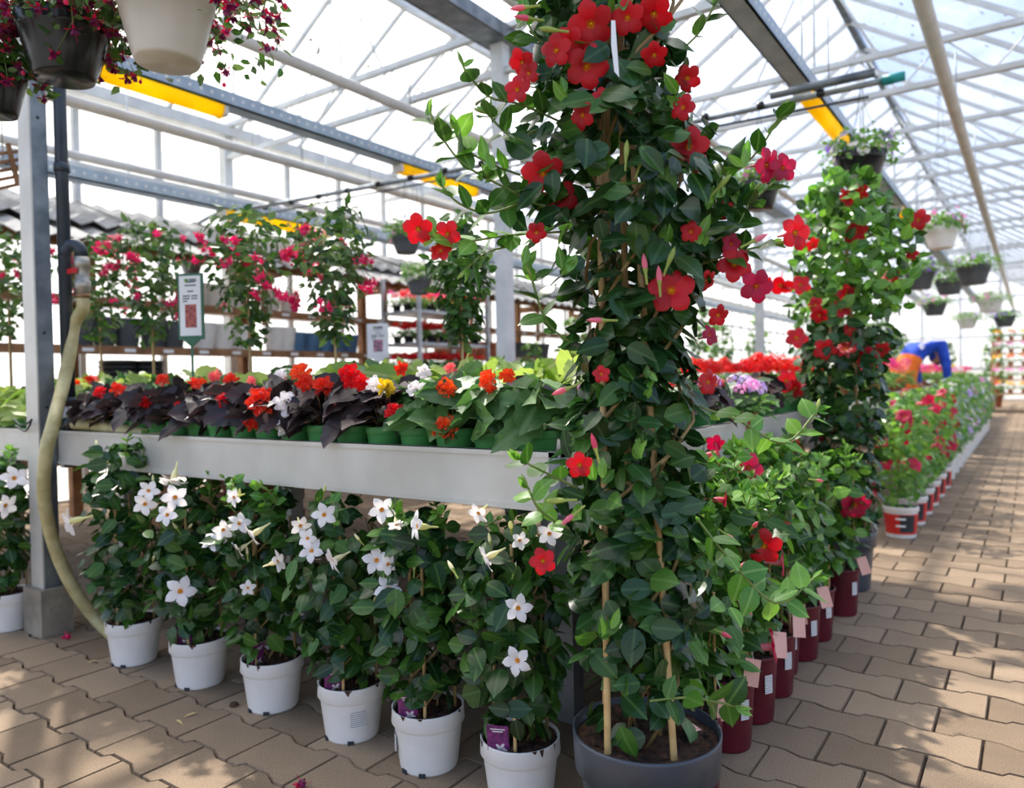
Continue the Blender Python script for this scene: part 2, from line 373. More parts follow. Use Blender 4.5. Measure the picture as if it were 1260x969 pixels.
# flowers face +y in the inst() frame (d = facing)
def swap(V): V = np.asarray(V, float); return np.stack((V[:, 0], V[:, 2], -V[:, 1]), 1)  # +z facing -> +y facing
def petals(mb, n, prof, tw=0.0, mi=0, a_off=0, z0=0):
    """prof: list of (r, halfangle, z)"""
    for i in range(n):
        a = 2 * pi * i / n + a_off; V = []
        for (r, h, z) in prof:
            tt = tw * r
            V += [(r * .97 * cos(a - h + tt), r * .97 * sin(a - h + tt), z0 + z - .03 * r), (r * 1.04 * cos(a + tt), r * 1.04 * sin(a + tt), z0 + z + .03 * r), (r * .97 * cos(a + h + tt), r * .97 * sin(a + h + tt), z0 + z + .05 * r)]
        k = len(prof); Fc = []
        for j in range(k - 1): Fc += [(3 * j, 3 * j + 3, 3 * j + 4, 3 * j + 1), (3 * j + 1, 3 * j + 4, 3 * j + 5, 3 * j + 2)]
        mb.add(swap(V), Fc, mi)
def lathe_y(mb, prof, k, mi):
    t_ = MB().lathe(prof, k); mb.add(swap(t_.v[0]), t_.f, mi)
def mand_flower(mt, tube, star=False):
    mb = MB()
    if star: pr_ = [(.16, .66, -.12), (.42, .66, .02), (.70, .56, .06), (.92, .28, .02), (1.05, .06, -.03)]
    else: pr_ = [(.16, .66, -.12), (.45, .68, .02), (.76, .64, .05), (.96, .46, -.01), (1.07, .20, -.07)]
    petals(mb, 5, pr_, .25)
    lathe_y(mb, [(.20, -.08), (.24, -.35), (.20, -.7), (.09, -1.0), (.06, -1.5), (.05, -1.6)], 8, 1)
    return mb.mesh('flower', [mt, tube])
def throat_mesh(mt):
    mb = MB(); lathe_y(mb, [(.215, -.07), (.17, -.16), (.08, -.3), (.001, -.32)], 10, 0); lathe_y(mb, [(.06, -.3), (.07, -.05), (.001, 0)], 6, 0); return mb.mesh('flower_throat', mt)
FL = {'red': mand_flower('red', 'pink_tube'), 'magenta': mand_flower('magenta', 'pink_tube'), 'white': mand_flower('white_petal', 'cream_tube', True)}
FT = {'red': throat_mesh('throat_red'), 'magenta': throat_mesh('throat_red'), 'white': throat_mesh('throat')}
FT['red'].materials[0] = M['throat']
def bud_mesh(a, b):
    mb = MB(); lathe_y(mb, [(.001, 1.0), (.09, .8), (.13, .55), (.11, .35)], 7, 0); lathe_y(mb, [(.11, .35), (.06, .1), (.05, -.35)], 7, 1); return mb.mesh('bud', [a, b])
BUD = bud_mesh('bud', 'bud_green'); BUDW = bud_mesh('cream_tube', 'bud_green'); BUDG = bud_mesh('bud_green', 'bud_green')
def begonia_flower(mt):
    mb = MB()
    for k_, (r, z, n) in enumerate(((1.0, -.25, 8), (.85, -.02, 7), (.64, .16, 6), (.44, .28, 5), (.24, .34, 4))):
        for i in range(n):
            a = 2 * pi * i / n + k_ * .7 + uni(-.2, .2); q = r * uni(.82, 1.18); dz = uni(-.1, .12); h = uni(.85, 1.15) * 3.6 / n; V = []
            for (f_, g_, zz) in ((.06, .3, -.25), (.5, .8, -.08), (.85, 1.0, .06 + .05 * k_), (1.0, .8, .10 + .04 * k_), (1.04, .35, .04)):
                for e_ in (-1, -.5, 0, .5, 1):
                    rr = q * f_ * (1 - .10 * e_ * e_) * (1 + .05 * uni(-1, 1) * (f_ > .8)); aa = a + h * g_ * e_ * .72
                    V.append((rr * cos(aa), rr * sin(aa), z + dz * f_ + zz + .07 * abs(e_) * f_ + .04 * uni(-1, 1) * (f_ > .8)))
            mb.add(swap(V), [(5 * u + w, 5 * u + 5 + w, 5 * u + 6 + w, 5 * u + 1 + w) for u in range(4) for w in range(4)])
    return mb.mesh('flower', mt)
BF = {c: begonia_flower(c) for c in ('orange', 'orange_red', 'scarlet', 'white_petal', 'yellow_petal', 'salmon')}
def fuchsia_flower(a, b):
    mb = MB()  # hangs along +y (down the stalk)
    lathe_y(mb, [(.03, -.5), (.1, -.3), (.12, 0)], 6, 0)
    petals(mb, 4, [(.1, .6, 0), (.5, .42, .15), (.9, .12, .05)], 0, 0)
    petals(mb, 5, [(.1, .7, .05), (.36, .65, .4), (.42, .5, .65)], 0, 1)
    lathe_y(mb, [(.03, .3), (.02, 1.3), (.04, 1.35)], 4, 0)
    return mb.mesh('flower', [a, b])
FU = fuchsia_flower('fuchsia_pink', 'fuchsia_pink'); FU2 = fuchsia_flower('magenta', 'fuchsia_purple')
def ball_bud(): mb = MB(); lathe_y(mb, [(.001, 1), (.3, .85), (.45, .5), (.35, .15), (.08, -.05), (.05, -.6)], 7, 0); return mb.mesh('bud', 'fuchsia_pink')
FUB = ball_bud()
def flat_flower(a, b):
    mb = MB(); petals(mb, 5, [(.1, .66, -.1), (.6, .62, .05), (1, .45, .0)], 0, 0); lathe_y(mb, [(.2, 0), (.001, -.1)], 6, 1); return mb.mesh('flower', [a, b])
PET = {'violet': flat_flower('violet', 'fuchsia_purple'), 'lilac': flat_flower('lilac', 'violet'), 'white': flat_flower('white_petal', 'yellow_petal'), 'pink': flat_flower('soft_pink', 'hot_pink')}
def umbel(mb, pos, r, mi, n=14):
    """a geranium head: small flat blooms over a dome"""
    for i in range(n):
        z = 1 - 1.3 * (i + .5) / n; a = 2.4 * i; q = sqrt(max(0, 1 - z * z)); nn = np.array((q * cos(a), q * sin(a), z)); c = np.array(pos) + nn * r
        fr = frame(nn, rv()); k = 5; V = [c + nn * .1 * r]; 
        for j in range(k * 2):
            b = pi * j / k; rr = r * (.42 if j % 2 else .27); V.append(c + fr[:, 0] * rr * cos(b) + fr[:, 2] * rr * sin(b))
        mb.add(V, [(0, 1 + j, 1 + (j + 1) % (2 * k)) for j in range(2 * k)], mi)

# ------------------------------------------------------------------ the floor of wavy pavers
PL, PW, AMP = .25, .1768, .0105
floor = tag(MB().add([(-9, -1.5, -.014), (6, -1.5, -.014), (6, 36, -.014), (-9, 36, -.014)], [(0, 1, 2, 3)]).build('floor', 'sand'), 'brown grey wavy block paving of the greenhouse floor', kind='structure')
def wave(u):
    u = u % 1.0
    pts = [(0, 1), (.16, 1), (.36, -1), (.70, -1), (.76, 1), (1.0, 1)]
    for (a, p_), (b, q_) in zip(pts, pts[1:]):
        if u <= b: return AMP * (p_ + (q_ - p_) * (u - a) / (b - a))
    return AMP
def paver_geo(gap=.0022, bev=.003):
    top = [(u * PL, PW / 2 + wave(u)) for u in (0, .16, .36, .70, .76, 1)]
    bot = [(u * PL, -PW / 2 + wave(u + .5)) for u in (1, .86, .66, .26, .20, 0)]
    P = top + bot; c = (PL / 2, 0)
    def ins(g): return [(min(max(x, g), PL - g), y + (-g if i < 6 else g)) for i, (x, y) in enumerate(P)]
    n = 12; V = [(x, y, -.012) for x, y in ins(gap)] + [(x, y, 0) for x, y in ins(gap + bev)]
    Fc = [(i, n + i, n + (i + 1) % n, (i + 1) % n) for i in range(n)] + [tuple(range(2 * n - 1, n - 1, -1))]
    return np.array(V, float), Fc
pv, pf = paver_geo()
pmesh = MB().add(pv, pf).mesh('paver', 'paver', smooth=False)
cells = []
for k in range(-14, 185):
    y = 2.2095 + k * PW; off = -.495 + (.125 if k % 2 else 0)
    if y > 34: break
    for j in range(-34, 14):
        x = off + j * PL
        if y > 14 and not (-1.2 < x < 3): continue
        q = Vector((x + .125, y, 0)); dp = depth(q)
        if dp < .3: continue
        px = CX + F * (q - CAM).dot(RGT) / dp; py = CY - F * (q - CAM).dot(UP) / dp
        vis = -60 < px < 1330 and py < 1060
        if not vis and not (dp < 6 and -500 < px < 1800): continue
        cells.append((dp if vis else dp + 50, x, y))
cells.sort()
rest = MB()
for i, (dp, x, y) in enumerate(cells):
    dz = R.uniform(-.0018, .0012)
    if i < 300: obj('paver', pmesh, floor, (x, y, dz))
    else: rest.add(pv + np.array((x, y, dz)), pf)
rest.build('paver_field', 'paver', floor, smooth=False)['kind'] = 'stuff'

# ------------------------------------------------------------------ greenhouse shell
GUT, RID, ZG, ZR = (-7.3, -3.55, .2, 3.95), (-5.42, -1.67, 2.08), 3.85, 5.05
roof = thing('ceiling', 'pitched greenhouse roof of glass panes on pale glazing bars', None, kind='structure')
YS = [1.0 + .82 * i for i in range(40)]
Y1 = YS[-1]
def slope(g, r):
    """panes and bars between a gutter line and a ridge line"""
    L_ = sqrt((r - g) ** 2 + (ZR - ZG) ** 2)
    V = [(g, .02, ZG), (r, .02, ZR), (r, .80, ZR), (g, .80, ZG)]
    nrm = Vector(((ZG - ZR), 0, (r - g))).normalized(); nrm = nrm if nrm.z > 0 else -nrm
    mb = MB(); mb.add([tuple(Vector(q) + nrm * s_) for s_ in (0, .006) for q in V], [(0, 1, 2, 3), (7, 6, 5, 4), (0, 4, 5, 1), (1, 5, 6, 2), (2, 6, 7, 3), (3, 7, 4, 0)])
    pm = mb.mesh('pane', 'glass', False)
    bm = MB().bar((g, 0, ZG - .01), (r, 0, ZR - .01), .032, .045).mesh('glazing_bar', 'steel_white', False)
    for y in YS[:-1]: obj('pane', pm, roof, (0, y, .015))
    for y in YS: obj('glazing_bar', bm, roof, (0, y, 0))
for i, r in enumerate(RID):
    slope(GUT[i], r); slope(GUT[i + 1], r)
    MB().bar((r, .6, ZR), (r, Y1, ZR), .07, .07).build('ridge_bar', 'galv_dark' if i == 1 else 'steel_white', roof, False)
for g in GUT:
    mb = MB(); mb.box((g - .12, .6, ZG - .05), (g + .12, Y1, ZG - .02)); mb.box((g - .13, .6, ZG - .05), (g - .11, Y1, ZG + .06)); mb.box((g + .11, .6, ZG - .05), (g + .13, Y1, ZG + .06))
    mb.build('gutter', 'steel_white' if g < -7 else 'galv_dark', roof, False)
# lattice girders across the bays
for i, y in enumerate((5.0, 7.5, 10.0, 12.5, 15.0, 18.0, 21.0, 25.0)):
    t_ = thing('lattice_girder', ORD[i] + ' pale steel lattice girder across the bays, from the hose post', 'girder', (0, y, 0), 'lattice girders under the glass roof')
    zt, zb = 3.93, 3.58
    mb = MB(); mb.box((-7.3, -.03, zt - .025), (3.9, .03, zt + .025)); mb.build('top_chord', 'steel_white', t_, False)
    mb = MB(); mb.box((-7.3, -.03, zb - .025), (3.9, .03, zb + .025)); mb.build('bottom_chord', 'steel_white', t_, False)
    x = -7.25; k = 0; wm = None
    while x < 3.6:
        a, b = (x, 0, zt if k % 2 else zb), (x + .35, 0, zb if k % 2 else zt)
        MB().tube([a, b], .009, 5).build('web_rod', 'steel_white', t_); x += .35; k += 1
    for rx in RID:
        for q in ((rx - .55, zt), (rx + .55, zt)): MB().tube([(q[0], 0, q[1]), (rx, 0, ZR - .05)], .012, 5).build('ridge_strut', 'steel_white', t_)
        MB().tube([(rx, 0, zt), (rx, 0, ZR - .03)], .012, 5).build('ridge_strut', 'steel_white', t_)
# perforated hanging rails with the yellow strips
def perforated(name, label, X, z, strips):
    t_ = thing(name, label, 'beam', (X, 0, z), 'perforated hanging beams')
    mb = MB(); mb.box((-.07, 1.0, 0), (.07, 26, .012)); mb.box((-.07, 1.0, 0), (-.058, 26, .10)); mb.box((.058, 1.0, 0), (.07, 26, .10)); mb.build('channel', 'steel_blue', t_, False)
    for k in range(12): 
        y = 1.2 + 2.2 * k
        MB().tube([(0, y, .05), (0, y, ZG - .1 - z + .4 * 0)], .008, 5).build('hanger_rod', 'steel_white', t_)
    hm = MB().lathe([(.001, .001), (.008, 0), (.008, -.002)], 8).mesh('hole', 'ink')
    hx = MB().add(np.array([(0, cos(a_), sin(a_)) for a_ in [2 * pi * j / 8 for j in range(8)]]) * .012, [tuple(range(8))]).mesh('punched_hole', 'paper')
    for k in range(90): obj('punched_hole', hx, t_, (.0708, 1.3 + .085 * k, .055))
    return t_
perforated('perforated_beam', 'blue grey perforated hanging beam above the rows of fuchsia trees', -4.84, 3.1, 0)
perforated('perforated_beam', 'blue grey perforated hanging beam above the tall red mandevilla', -1.33, 3.1, 0)
perforated('perforated_beam', 'blue grey perforated hanging beam beside the corrugated canopy', -6.35, 2.75, 0)
def strip(label, X, z, ya, yb):
    t_ = thing('yellow_strip', label, 'strip', (X, (ya + yb) / 2, z), 'yellow strips under the perforated beams'); L_ = (yb - ya) / 2
    k = 8; V = []
    for y in (-L_, L_):
        for j in range(k + 1): a = pi * j / k + pi; V.append((.055 * cos(a), y, .085 * sin(a)))
    Fc = [(j, j + 1, k + 2 + j, k + 1 + j) for j in range(k)] + [tuple(range(k, -1, -1)), tuple(k + 1 + j for j in range(k + 1))]
    MB().add(V, Fc).build('cover', 'yellow_plastic', t_)
    for y in (-L_ - .015, L_ + .015): MB().box((-.06, y - .015, -.07), (.06, y + .015, 0)).build('end_cap', 'pipe_white', t_, False)
strip('long yellow translucent strip below beam by the cream hanging pot', -4.84, 3.095, 2.2, 3.28)
strip('yellow strip below beam above the bushy green fuchsia tree', -4.84, 3.095, 5.15, 6.3)
strip('yellow strip on beam beside the purple petunia basket', -1.33, 3.095, 5.6, 7.0)
strip('yellow strip on beam far behind the purple petunia basket', -1.33, 3.095, 10.2, 11.6)
strip('yellow strip above the corrugated canopy and fuchsia trees', -6.35, 2.745, 4.3, 5.6)
# heating pipes along the house
for i, (X, z, r, lb) in enumerate(((-5.3, 3.0, .04, 'white heating pipe below the strip beam, passing behind the hose post'), (-4.0, 3.2, .04, 'white heating pipe above the strip beam over the fuchsia trees'), (-.47, 3.05, .045, 'white heating pipe running high above the paved aisle'),
                       (-6.0, 2.85, .035, 'white heating pipe close to the corrugated canopy'), (-2.5, 3.3, .035, 'pale heating pipe high behind the tall red mandevilla'))):
    t_ = thing('heating_pipe', lb, 'pipe', (X, 0, z), 'heating pipes under the roof')
    MB().tube([(0, .9, 0), (0, 30, 0)], r, 12).build('pipe', 'pipe_white', t_)
    for k in range(12): MB().tube([(0, 2 + 2.4 * k, r), (0, 2 + 2.4 * k, .25 if z < 3.4 else .2), (0, 2 + 2.4 * k, 3.55 - z)], .006, 5).build('hanger_wire', 'galv', t_)
# columns
for i, (X, Y, lb) in enumerate(((-3.55, 5.0, 'pale square steel column behind the bushy green fuchsia tree'), (-3.55, 8.5, 'pale steel column seen beside the tall red mandevilla'), (-3.55, 12.0, 'far pale steel column over the red geraniums'),
                         (-7.3, 5.0, 'wall column behind the shelving'))):
    t_ = tag(MB().box((-.06, -.05, 0), (.06, .05, ZG)).build('column', 'steel_white', None, False, (X, Y, 0)), lb, 'column', kind='structure')
# glazed outer walls
def glass_wall(name, label, a, b, n, zs):
    a, b = Vector(a), Vector(b); w = thing(name, label, None, a, kind='structure'); d = (b - a) / n; u = d.normalized(); nrm = Vector((-u.y, u.x, 0)) * .004
    for z0, z1 in zip(zs, zs[1:]):
        V = [Vector((0, 0, z0 + .02)) + u * .03, Vector((0, 0, z0 + .02)) + d - u * .03, Vector((0, 0, z1 - .02)) + d - u * .03, Vector((0, 0, z1 - .02)) + u * .03]
        pm = MB().add([tuple(q + nrm * s_) for s_ in (-1, 1) for q in V], [(0, 1, 2, 3), (7, 6, 5, 4), (0, 4, 5, 1), (1, 5, 6, 2), (2, 6, 7, 3), (3, 7, 4, 0)]).mesh('pane', 'glass_wall', False)
        for i in range(n): obj('pane', pm, w, d * i)
    mm = MB().box((-.03, -.03, 0), (.03, .03, zs[-1])).mesh('mullion', 'steel_white', False)
    for i in range(n + 1): obj('mullion', mm, w, d * i)
    for z in zs: MB().bar(Vector((0, 0, z)), Vector((0, 0, z)) + d * n, .05, .05).build('transom', 'steel_white', w, False)
glass_wall('wall_left', 'tall glazed side wall behind the shelving', (-7.45, .2, 0), (-7.45, 33, 0), 40, (0.0, .9, 1.9, 2.6, 3.2, 3.85))
glass_wall('wall_end', 'glazed end wall at the far end of the aisle', (-7.4, 33.2, 0), (4.2, 33.2, 0), 9, (0.0, 1.2, 2.4, 3.85, 5.0))

# ------------------------------------------------------------------ benches
def bench(label, x0, x1, y0, y1, zt=.877, hgt=.145, legs=True):
    t_ = thing('potting_bench', label, 'bench', (x0, y0, 0), 'aluminium growing benches'); w, l = x1 - x0, y1 - y0; zb = zt - hgt
    def rail(lo, hi, nm, ax):
        mb = MB(); mb.box(lo, hi)
        mb.build(nm, 'alu', t_, False)
    rail((0, 0, zb), (w, .018, zt), 'front_rail', 0); MB().box((0, -.006, zt - .012), (w, .03, zt)).build('front_lip', 'alu', t_, False); MB().box((0, -.006, zb), (w, .03, zb + .012)).build('front_lip', 'alu', t_, False)
    rail((w - .018, .02, zb), (w, l - .02, zt), 'side_rail', 1); MB().box((w - .03, .0, zt - .012), (w + .006, l, zt)).build('side_lip', 'alu', t_, False)
    rail((0, .02, zb), (.018, l - .02, zt), 'side_rail', 1); rail((0, l - .018, zb), (w, l, zt), 'back_rail', 0)
    for cx, cy in ((w - .02, 0), (w - .02, l - .02), (0, 0), (0, l - .02)): MB().box((cx - .006, cy - .006, zb - .004), (cx + .026, cy + .026, zt + .002)).build('corner_bracket', 'galv_dark', t_, False)
    MB().box((.02, .02, zt - .062), (w - .02, l - .02, zt - .052)).build('tray', 'black_tray', t_, False)
    n = max(2, int(w / 1.3))
    for i in range(n + 1):
        x = .25 + (w - .5) * i / n
        MB().box((x - .02, .15, zb - .05), (x + .02, l - .15, zb)).build('cross_beam', 'galv_dark', t_, False)
        if legs:
            for y in (.45, l - .45): MB().box((x - .03, y - .03, 0), (x + .03, y + .03, zb - .05)).build('leg', 'galv', t_, False)
    MB().box((.1, .42, zb - .09), (w - .1, .48, zb - .05)).build('long_beam', 'galv_dark', t_, False)
    return t_
BX, BY, BYF, TRAY = -.93, 1.52, 4.36, .825
bench('aluminium growing bench with begonias and fuchsia trees beside the hose post', -5.35, BX, BY, BYF)
bench('aluminium growing bench of red geraniums beside the pink mandevillas', -4.55, -1.05, 5.25, 9.6)
bench('far aluminium growing bench beyond the bending person', -4.5, -1.05, 11.3, 21.0)

# ------------------------------------------------------------------ post, pipe, valve and hose
t_ = tag(thing('column', 'galvanised steel post with black pipe on a concrete block', 'column', (-3.535, 1.475, 0)), 'galvanised steel post standing on a concrete block, carrying the hose valve', 'column', kind='structure')
mb = MB(); mb.box((-.055, -.035, .2), (.055, -.028, ZG)); mb.build('front_flange', 'alu', t_, False)
MB().box((-.055, -.028, .2), (.055, .035, ZG)).build('channel', 'galv_dark', t_, False)
hm = MB().lathe([(.001, 0), (.007, 0), (.007, -.002)], 8).mesh('bolt', 'ink')
for z in (.98, 1.3, 2.22): 
    o = obj('bolt', hm, t_, (.0558, .0, z)); o.rotation_euler = (0, pi / 2, 0)
t_ = tag(MB().box((-.085, -.06, 0), (.085, .07, .2)).build('concrete_block', 'concrete', None, False, (-3.53, 1.475, 0)), 'square concrete footing block under the galvanised hose post', 'block')
wp = thing('water_pipe', 'black plastic water pipe strapped to the galvanised post', 'pipe', (-3.455, 1.555, 0))
MB().tube([(0, 0, .86), (0, 0, ZG - .1)], .026, 14).build('pipe', 'pvc', wp)
for z in (1.0, 2.02): MB().lathe([(.026, -.02), (.032, -.02), (.032, .02), (.026, .02)], 14, 0, (0, 0, z)).build('coupling', 'pvc', wp)
MB().tube([(0, 0, 1.635), (.003, .002, 1.665), (.02, .014, 1.685), (.045, .03, 1.685), (.06, .04, 1.665), (.063, .042, 1.632)], .027, 12).build('elbow', 'pvc', wp)
va = thing('tap_valve', 'metal ball valve with red lever above the beige hose', 'valve', (-3.392, 1.597, 0))
MB().lathe([(.001, 1.63), (.031, 1.63), (.033, 1.59), (.029, 1.585), (.029, 1.53), (.034, 1.525), (.034, 1.495), (.03, 1.49), (.03, 1.47), (.001, 1.47)], 12).build('body', 'valve', va)
MB().box((-.062, -.045, 1.556), (.022, -.03, 1.576)).build('lever', 'red_plastic', va, False)
MB().lathe([(.001, 1.47), (.03, 1.47), (.03, 1.452), (.022, 1.45)], 12).build('hose_clamp', 'brass', va)
hp = [Vector((-3.392, 1.597, 1.449)), Vector((-3.393, 1.594, 1.40)), ony(91, 400, 1.58), ony(86, 435, 1.555), ony(79, 468, 1.52), ony(71, 500, 1.46), ony(64, 527, 1.41), ony(58, 550, 1.385), ony(54, 590, 1.39), ony(56, 625, 1.41), ony(66, 668, 1.45), ony(82, 708, 1.5), ony(100, 738, 1.55), onz(124, 768, .025), onz(150, 790, .022)]
def smooth_path(P, n=6):
    out = []
    for i in range(len(P) - 1):
        p0, p1, p2, p3 = P[max(i - 1, 0)], P[i], P[i + 1], P[min(i + 2, len(P) - 1)]
        for j in range(n):
            t = j / n; out.append(.5 * ((2 * p1) + (p2 - p0) * t + (2 * p0 - 5 * p1 + 4 * p2 - p3) * t * t + (3 * p1 - p0 - 3 * p2 + p3) * t ** 3))
    return out + [P[-1]]
tag(MB().tube(smooth_path(hp), .026, 12).build('hose', 'hose'), 'thick beige hose hanging from red-levered valve down to the paving', 'hose')
h2 = [Vector((-3.40, 1.545, .905)), Vector((-3.30, 1.548, .905)), Vector((-3.1, 1.555, .893)), Vector((-2.9, 1.562, .875)), Vector((-2.6, 1.575, .845)), Vector((-2.3, 1.585, .832))]
t_ = thing('hose', 'beige hose lying along the bench behind the front rail', 'hose', (0, 0, 0))
MB().tube(smooth_path(h2), .026, 12).build('tube', 'hose', t_)
MB().tube([(-3.45, 1.545, .905), (-3.38, 1.545, .905)], .034, 12).build('coupling', 'black_pot', t_)
MB().tube([(-3.46, 1.53, .88), (-3.46, 1.53, .98)], .033, 12).build('tee_fitting', 'valve', wp, loc=(3.46 + .0, -1.53, 0))
tie = MB().tube(smooth_path([Vector((-3.68, 1.424, .93)), Vector((-3.60, 1.42, .905)), Vector((-3.52, 1.418, .915)), Vector((-3.49, 1.42, .93)), Vector((-3.55, 1.42, .88)), Vector((-3.66, 1.424, .90))]), .004, 5).build('cable_tie', 'ink')
tag(tie, 'thin black wire tied round the galvanised post', 'wire')

# ------------------------------------------------------------------ pots
def pot_prof(r, h, rim=.3, taper=.82, th=.004, step=.006):
    rb = r * taper; hr = h * (1 - rim); rm = rb + (r - rb) * .75
    return [(.001, 0), (rb * .97, 0), (rb, .006), (rm - step * .3, hr - .004), (rm, hr), (rm + step, hr + .006), (r - .001, h - .004), (r, h), (r - th, h), (r - th - .002, h - .012), (r - th - .003, h * .78)]
PM = {}
def pot_mesh(mt, r, h, rim=.3, taper=.82, step=.006, k=32):
    key = (mt, r, h, rim, taper, step)
    if key not in PM: PM[key] = MB().lathe(pot_prof(r, h, rim, taper, .004, step), k).mesh('pot', mt)
    return PM[key]
SM = {}
def soil_mesh(r):
    if r not in SM:
        mb = MB(); n = 12; V = [(0, 0, .012)]
        for i in range(1, 5):
            for j in range(20): a = 2 * pi * j / 20; q = r * i / 4; V.append((q * cos(a), q * sin(a), R.uniform(-.006, .012)))
        Fc = [(0, 1 + j, 1 + (j + 1) % 20) for j in range(20)]
        for i in range(3):
            for j in range(20): Fc.append((1 + i * 20 + j, 1 + (i + 1) * 20 + j, 1 + (i + 1) * 20 + (j + 1) % 20, 1 + i * 20 + (j + 1) % 20))
        mb.add(V, Fc)
        for _ in range(14):  # clods
            a = uni(0, 6.3); q = r * sqrt(R.random()) * .9; s_ = uni(.004, .010); c = np.array((q * cos(a), q * sin(a), .008))
            mb.add(np.array([(1, 0, 0), (-1, 0, 0), (0, 1, 0), (0, -1, 0), (0, 0, 1), (0, 0, -1)]) * s_ + c, [(0, 2, 4), (2, 1, 4), (1, 3, 4), (3, 0, 4)])
        SM[r] = mb.mesh('soil', 'soil', False)
    return SM[r]

# ------------------------------------------------------------------ climbing mandevillas
def prof_at(prof, z):
    for a, b in zip(prof, prof[1:]):
        if a[0] <= z <= b[0]:
            t = (z - a[0]) / (b[0] - a[0] + 1e-9); return [a[i] + (b[i] - a[i]) * t for i in range(1, 4)]
    return list(prof[-1][1:])
def foliage_pts(prof, n, lo=.3):
    """prof rows (z, cx, cy, r); returns list (pos, outward)"""
    z0, z1 = prof[0][0], prof[-1][0]; rmax = max(q[3] for q in prof); out = []
    while len(out) < n:
        z = uni(z0, z1); cx, cy, r = prof_at(prof, z)
        if R.random() > r / rmax * .85 + .15: continue
        a = uni(0, 2 * pi); q = r * sqrt(uni(lo * lo, 1.0)); o_ = np.array((cos(a), sin(a), 0))
        out.append((np.array((cx + q * cos(a), cy + q * sin(a), z)), o_))
    return out
def leaf_dir(o_, droop=.55):
    tg = np.array((-o_[1], o_[0], 0)) * R.gauss(0, .8)
    d = o_ * uni(.0, .55) + tg + np.array((0, 0, -uni(-.35, 1.1) * droop)) + rv(.22)
    n = o_ * uni(.5, 1.1) + np.array((0, 0, uni(.15, .9))) + rv(.28)
    return d, n
def put_leaves(t_, base, pts, n_parts, size, mats=('leaf',), kind='m', droop=.55, wts=None):
    """nearest n_parts leaves are parts, the rest joined"""
    pts = sorted(pts, key=lambda q: depth(Vector(q[0]) + base)); rest = MB(); tp = {'m': MAND, 's': SMALL, 'y': YNG, 'b': BEG}[kind]
    for i, (p, o_) in enumerate(pts):
        d, n = leaf_dir(o_, droop) if len(o_) == 3 else o_
        sc = uni(*size); mt = mats[0] if len(mats) == 1 or R.random() < (wts or .8) else mats[1]
        if i < n_parts: inst('leaf', R.choice(leafmesh(kind, mt)), t_, p, d, n, sc)
        else: rest.leaf(R.choice(tp), p, d, n, sc, 0 if mt == mats[0] else 1)
    if rest.n: rest.build('foliage', list(mats), t_)['kind'] = 'stuff'
def branch(t_, base, P, size, mt='leaf_young', step=.035, rr=.0025, tipbud=True):
    """a twig through world points P with pairs of leaves"""
    P = smooth_path([Vector(q) - base for q in P], 8)
    MB().tube(P[::2] + [P[-1]], rr, 5).build('twig', 'stem', t_)
    acc = 0
    for a, b in zip(P, P[1:]):
        acc += (b - a).length
        if acc > step:
            acc = 0; d0 = np.array((b - a).normalized()); s = np.cross(d0, rv()); s /= np.linalg.norm(s)
            for sg in (1, -1):
                inst('leaf', R.choice(leafmesh('m', mt)), t_, b, s * sg + d0 * .6 + np.array((0, 0, .1)) + rv(.15), np.array((0, 0, 1)) + rv(.4) + np.array(-FWD) * .5, uni(*size))
    d0 = np.array((P[-1] - P[-3]).normalized())
    for k in range(3): inst('leaf', R.choice(leafmesh('y', 'leaf_young')), t_, P[-1], d0 + rv(.4), rv(), uni(*size) * .6)
    if tipbud: inst('bud', BUDG, t_, P[-1], d0 + rv(.2), rv(), size[0] * .7)
def to_cam(p, amt=1.0, spread=.4): 
    v = (CAM - Vector(p)).normalized(); return np.array(v) * amt + rv(spread)
def flower(t_, base, p, kind, r, d=None):
    p = Vector(p); d = to_cam(p) if d is None else np.array(d, float)
    o = inst('flower', FL[kind], t_, p - base, d, rv(), r)
    c = obj('flower_throat', FT[kind], o)
    return o
def stake(t_, a, b, r=.006, mt='bamboo'):
    a, b = Vector(a), Vector(b); n = 7; pts = []; rs = []
    for i in range(n):
        t = i / (n - 1)
        for dt, k in ((-.008, 1), (0, 1.18), (.008, 1)):
            if 0 <= t + dt <= 1: pts.append(a.lerp(b, t + dt)); rs.append(r * k)
    MB().tube(pts, rs, 8).build('stake', mt, t_)
def vine(t_, z0, z1, r, turns, ph, rr=.004, mt='wood_stem', cx=0, cy=0):
    n = 26; MB().tube([(cx + r * cos(ph + turns * 2 * pi * i / n) * (.4 + .6 * min(1, i / 6)), cy + r * sin(ph + turns * 2 * pi * i / n) * (.4 + .6 * min(1, i / 6)), z0 + (z1 - z0) * i / n) for i in range(n + 1)], rr, 6).build('stem', mt, t_)
RX = np.array((r0.x, r0.y, 0))
def px_prof(base, dpt, rows):
    """silhouette rows (y, xl, xr) at optical depth dpt -> (z, cx, cy, r) about base"""
    out = []
    for (y, xl, xr) in rows:
        c = at((xl + xr) / 2, y, dpt) - base; out.append((c.z, c.x, c.y, (xr - xl) / 2 * dpt / F))
    return sorted(out)

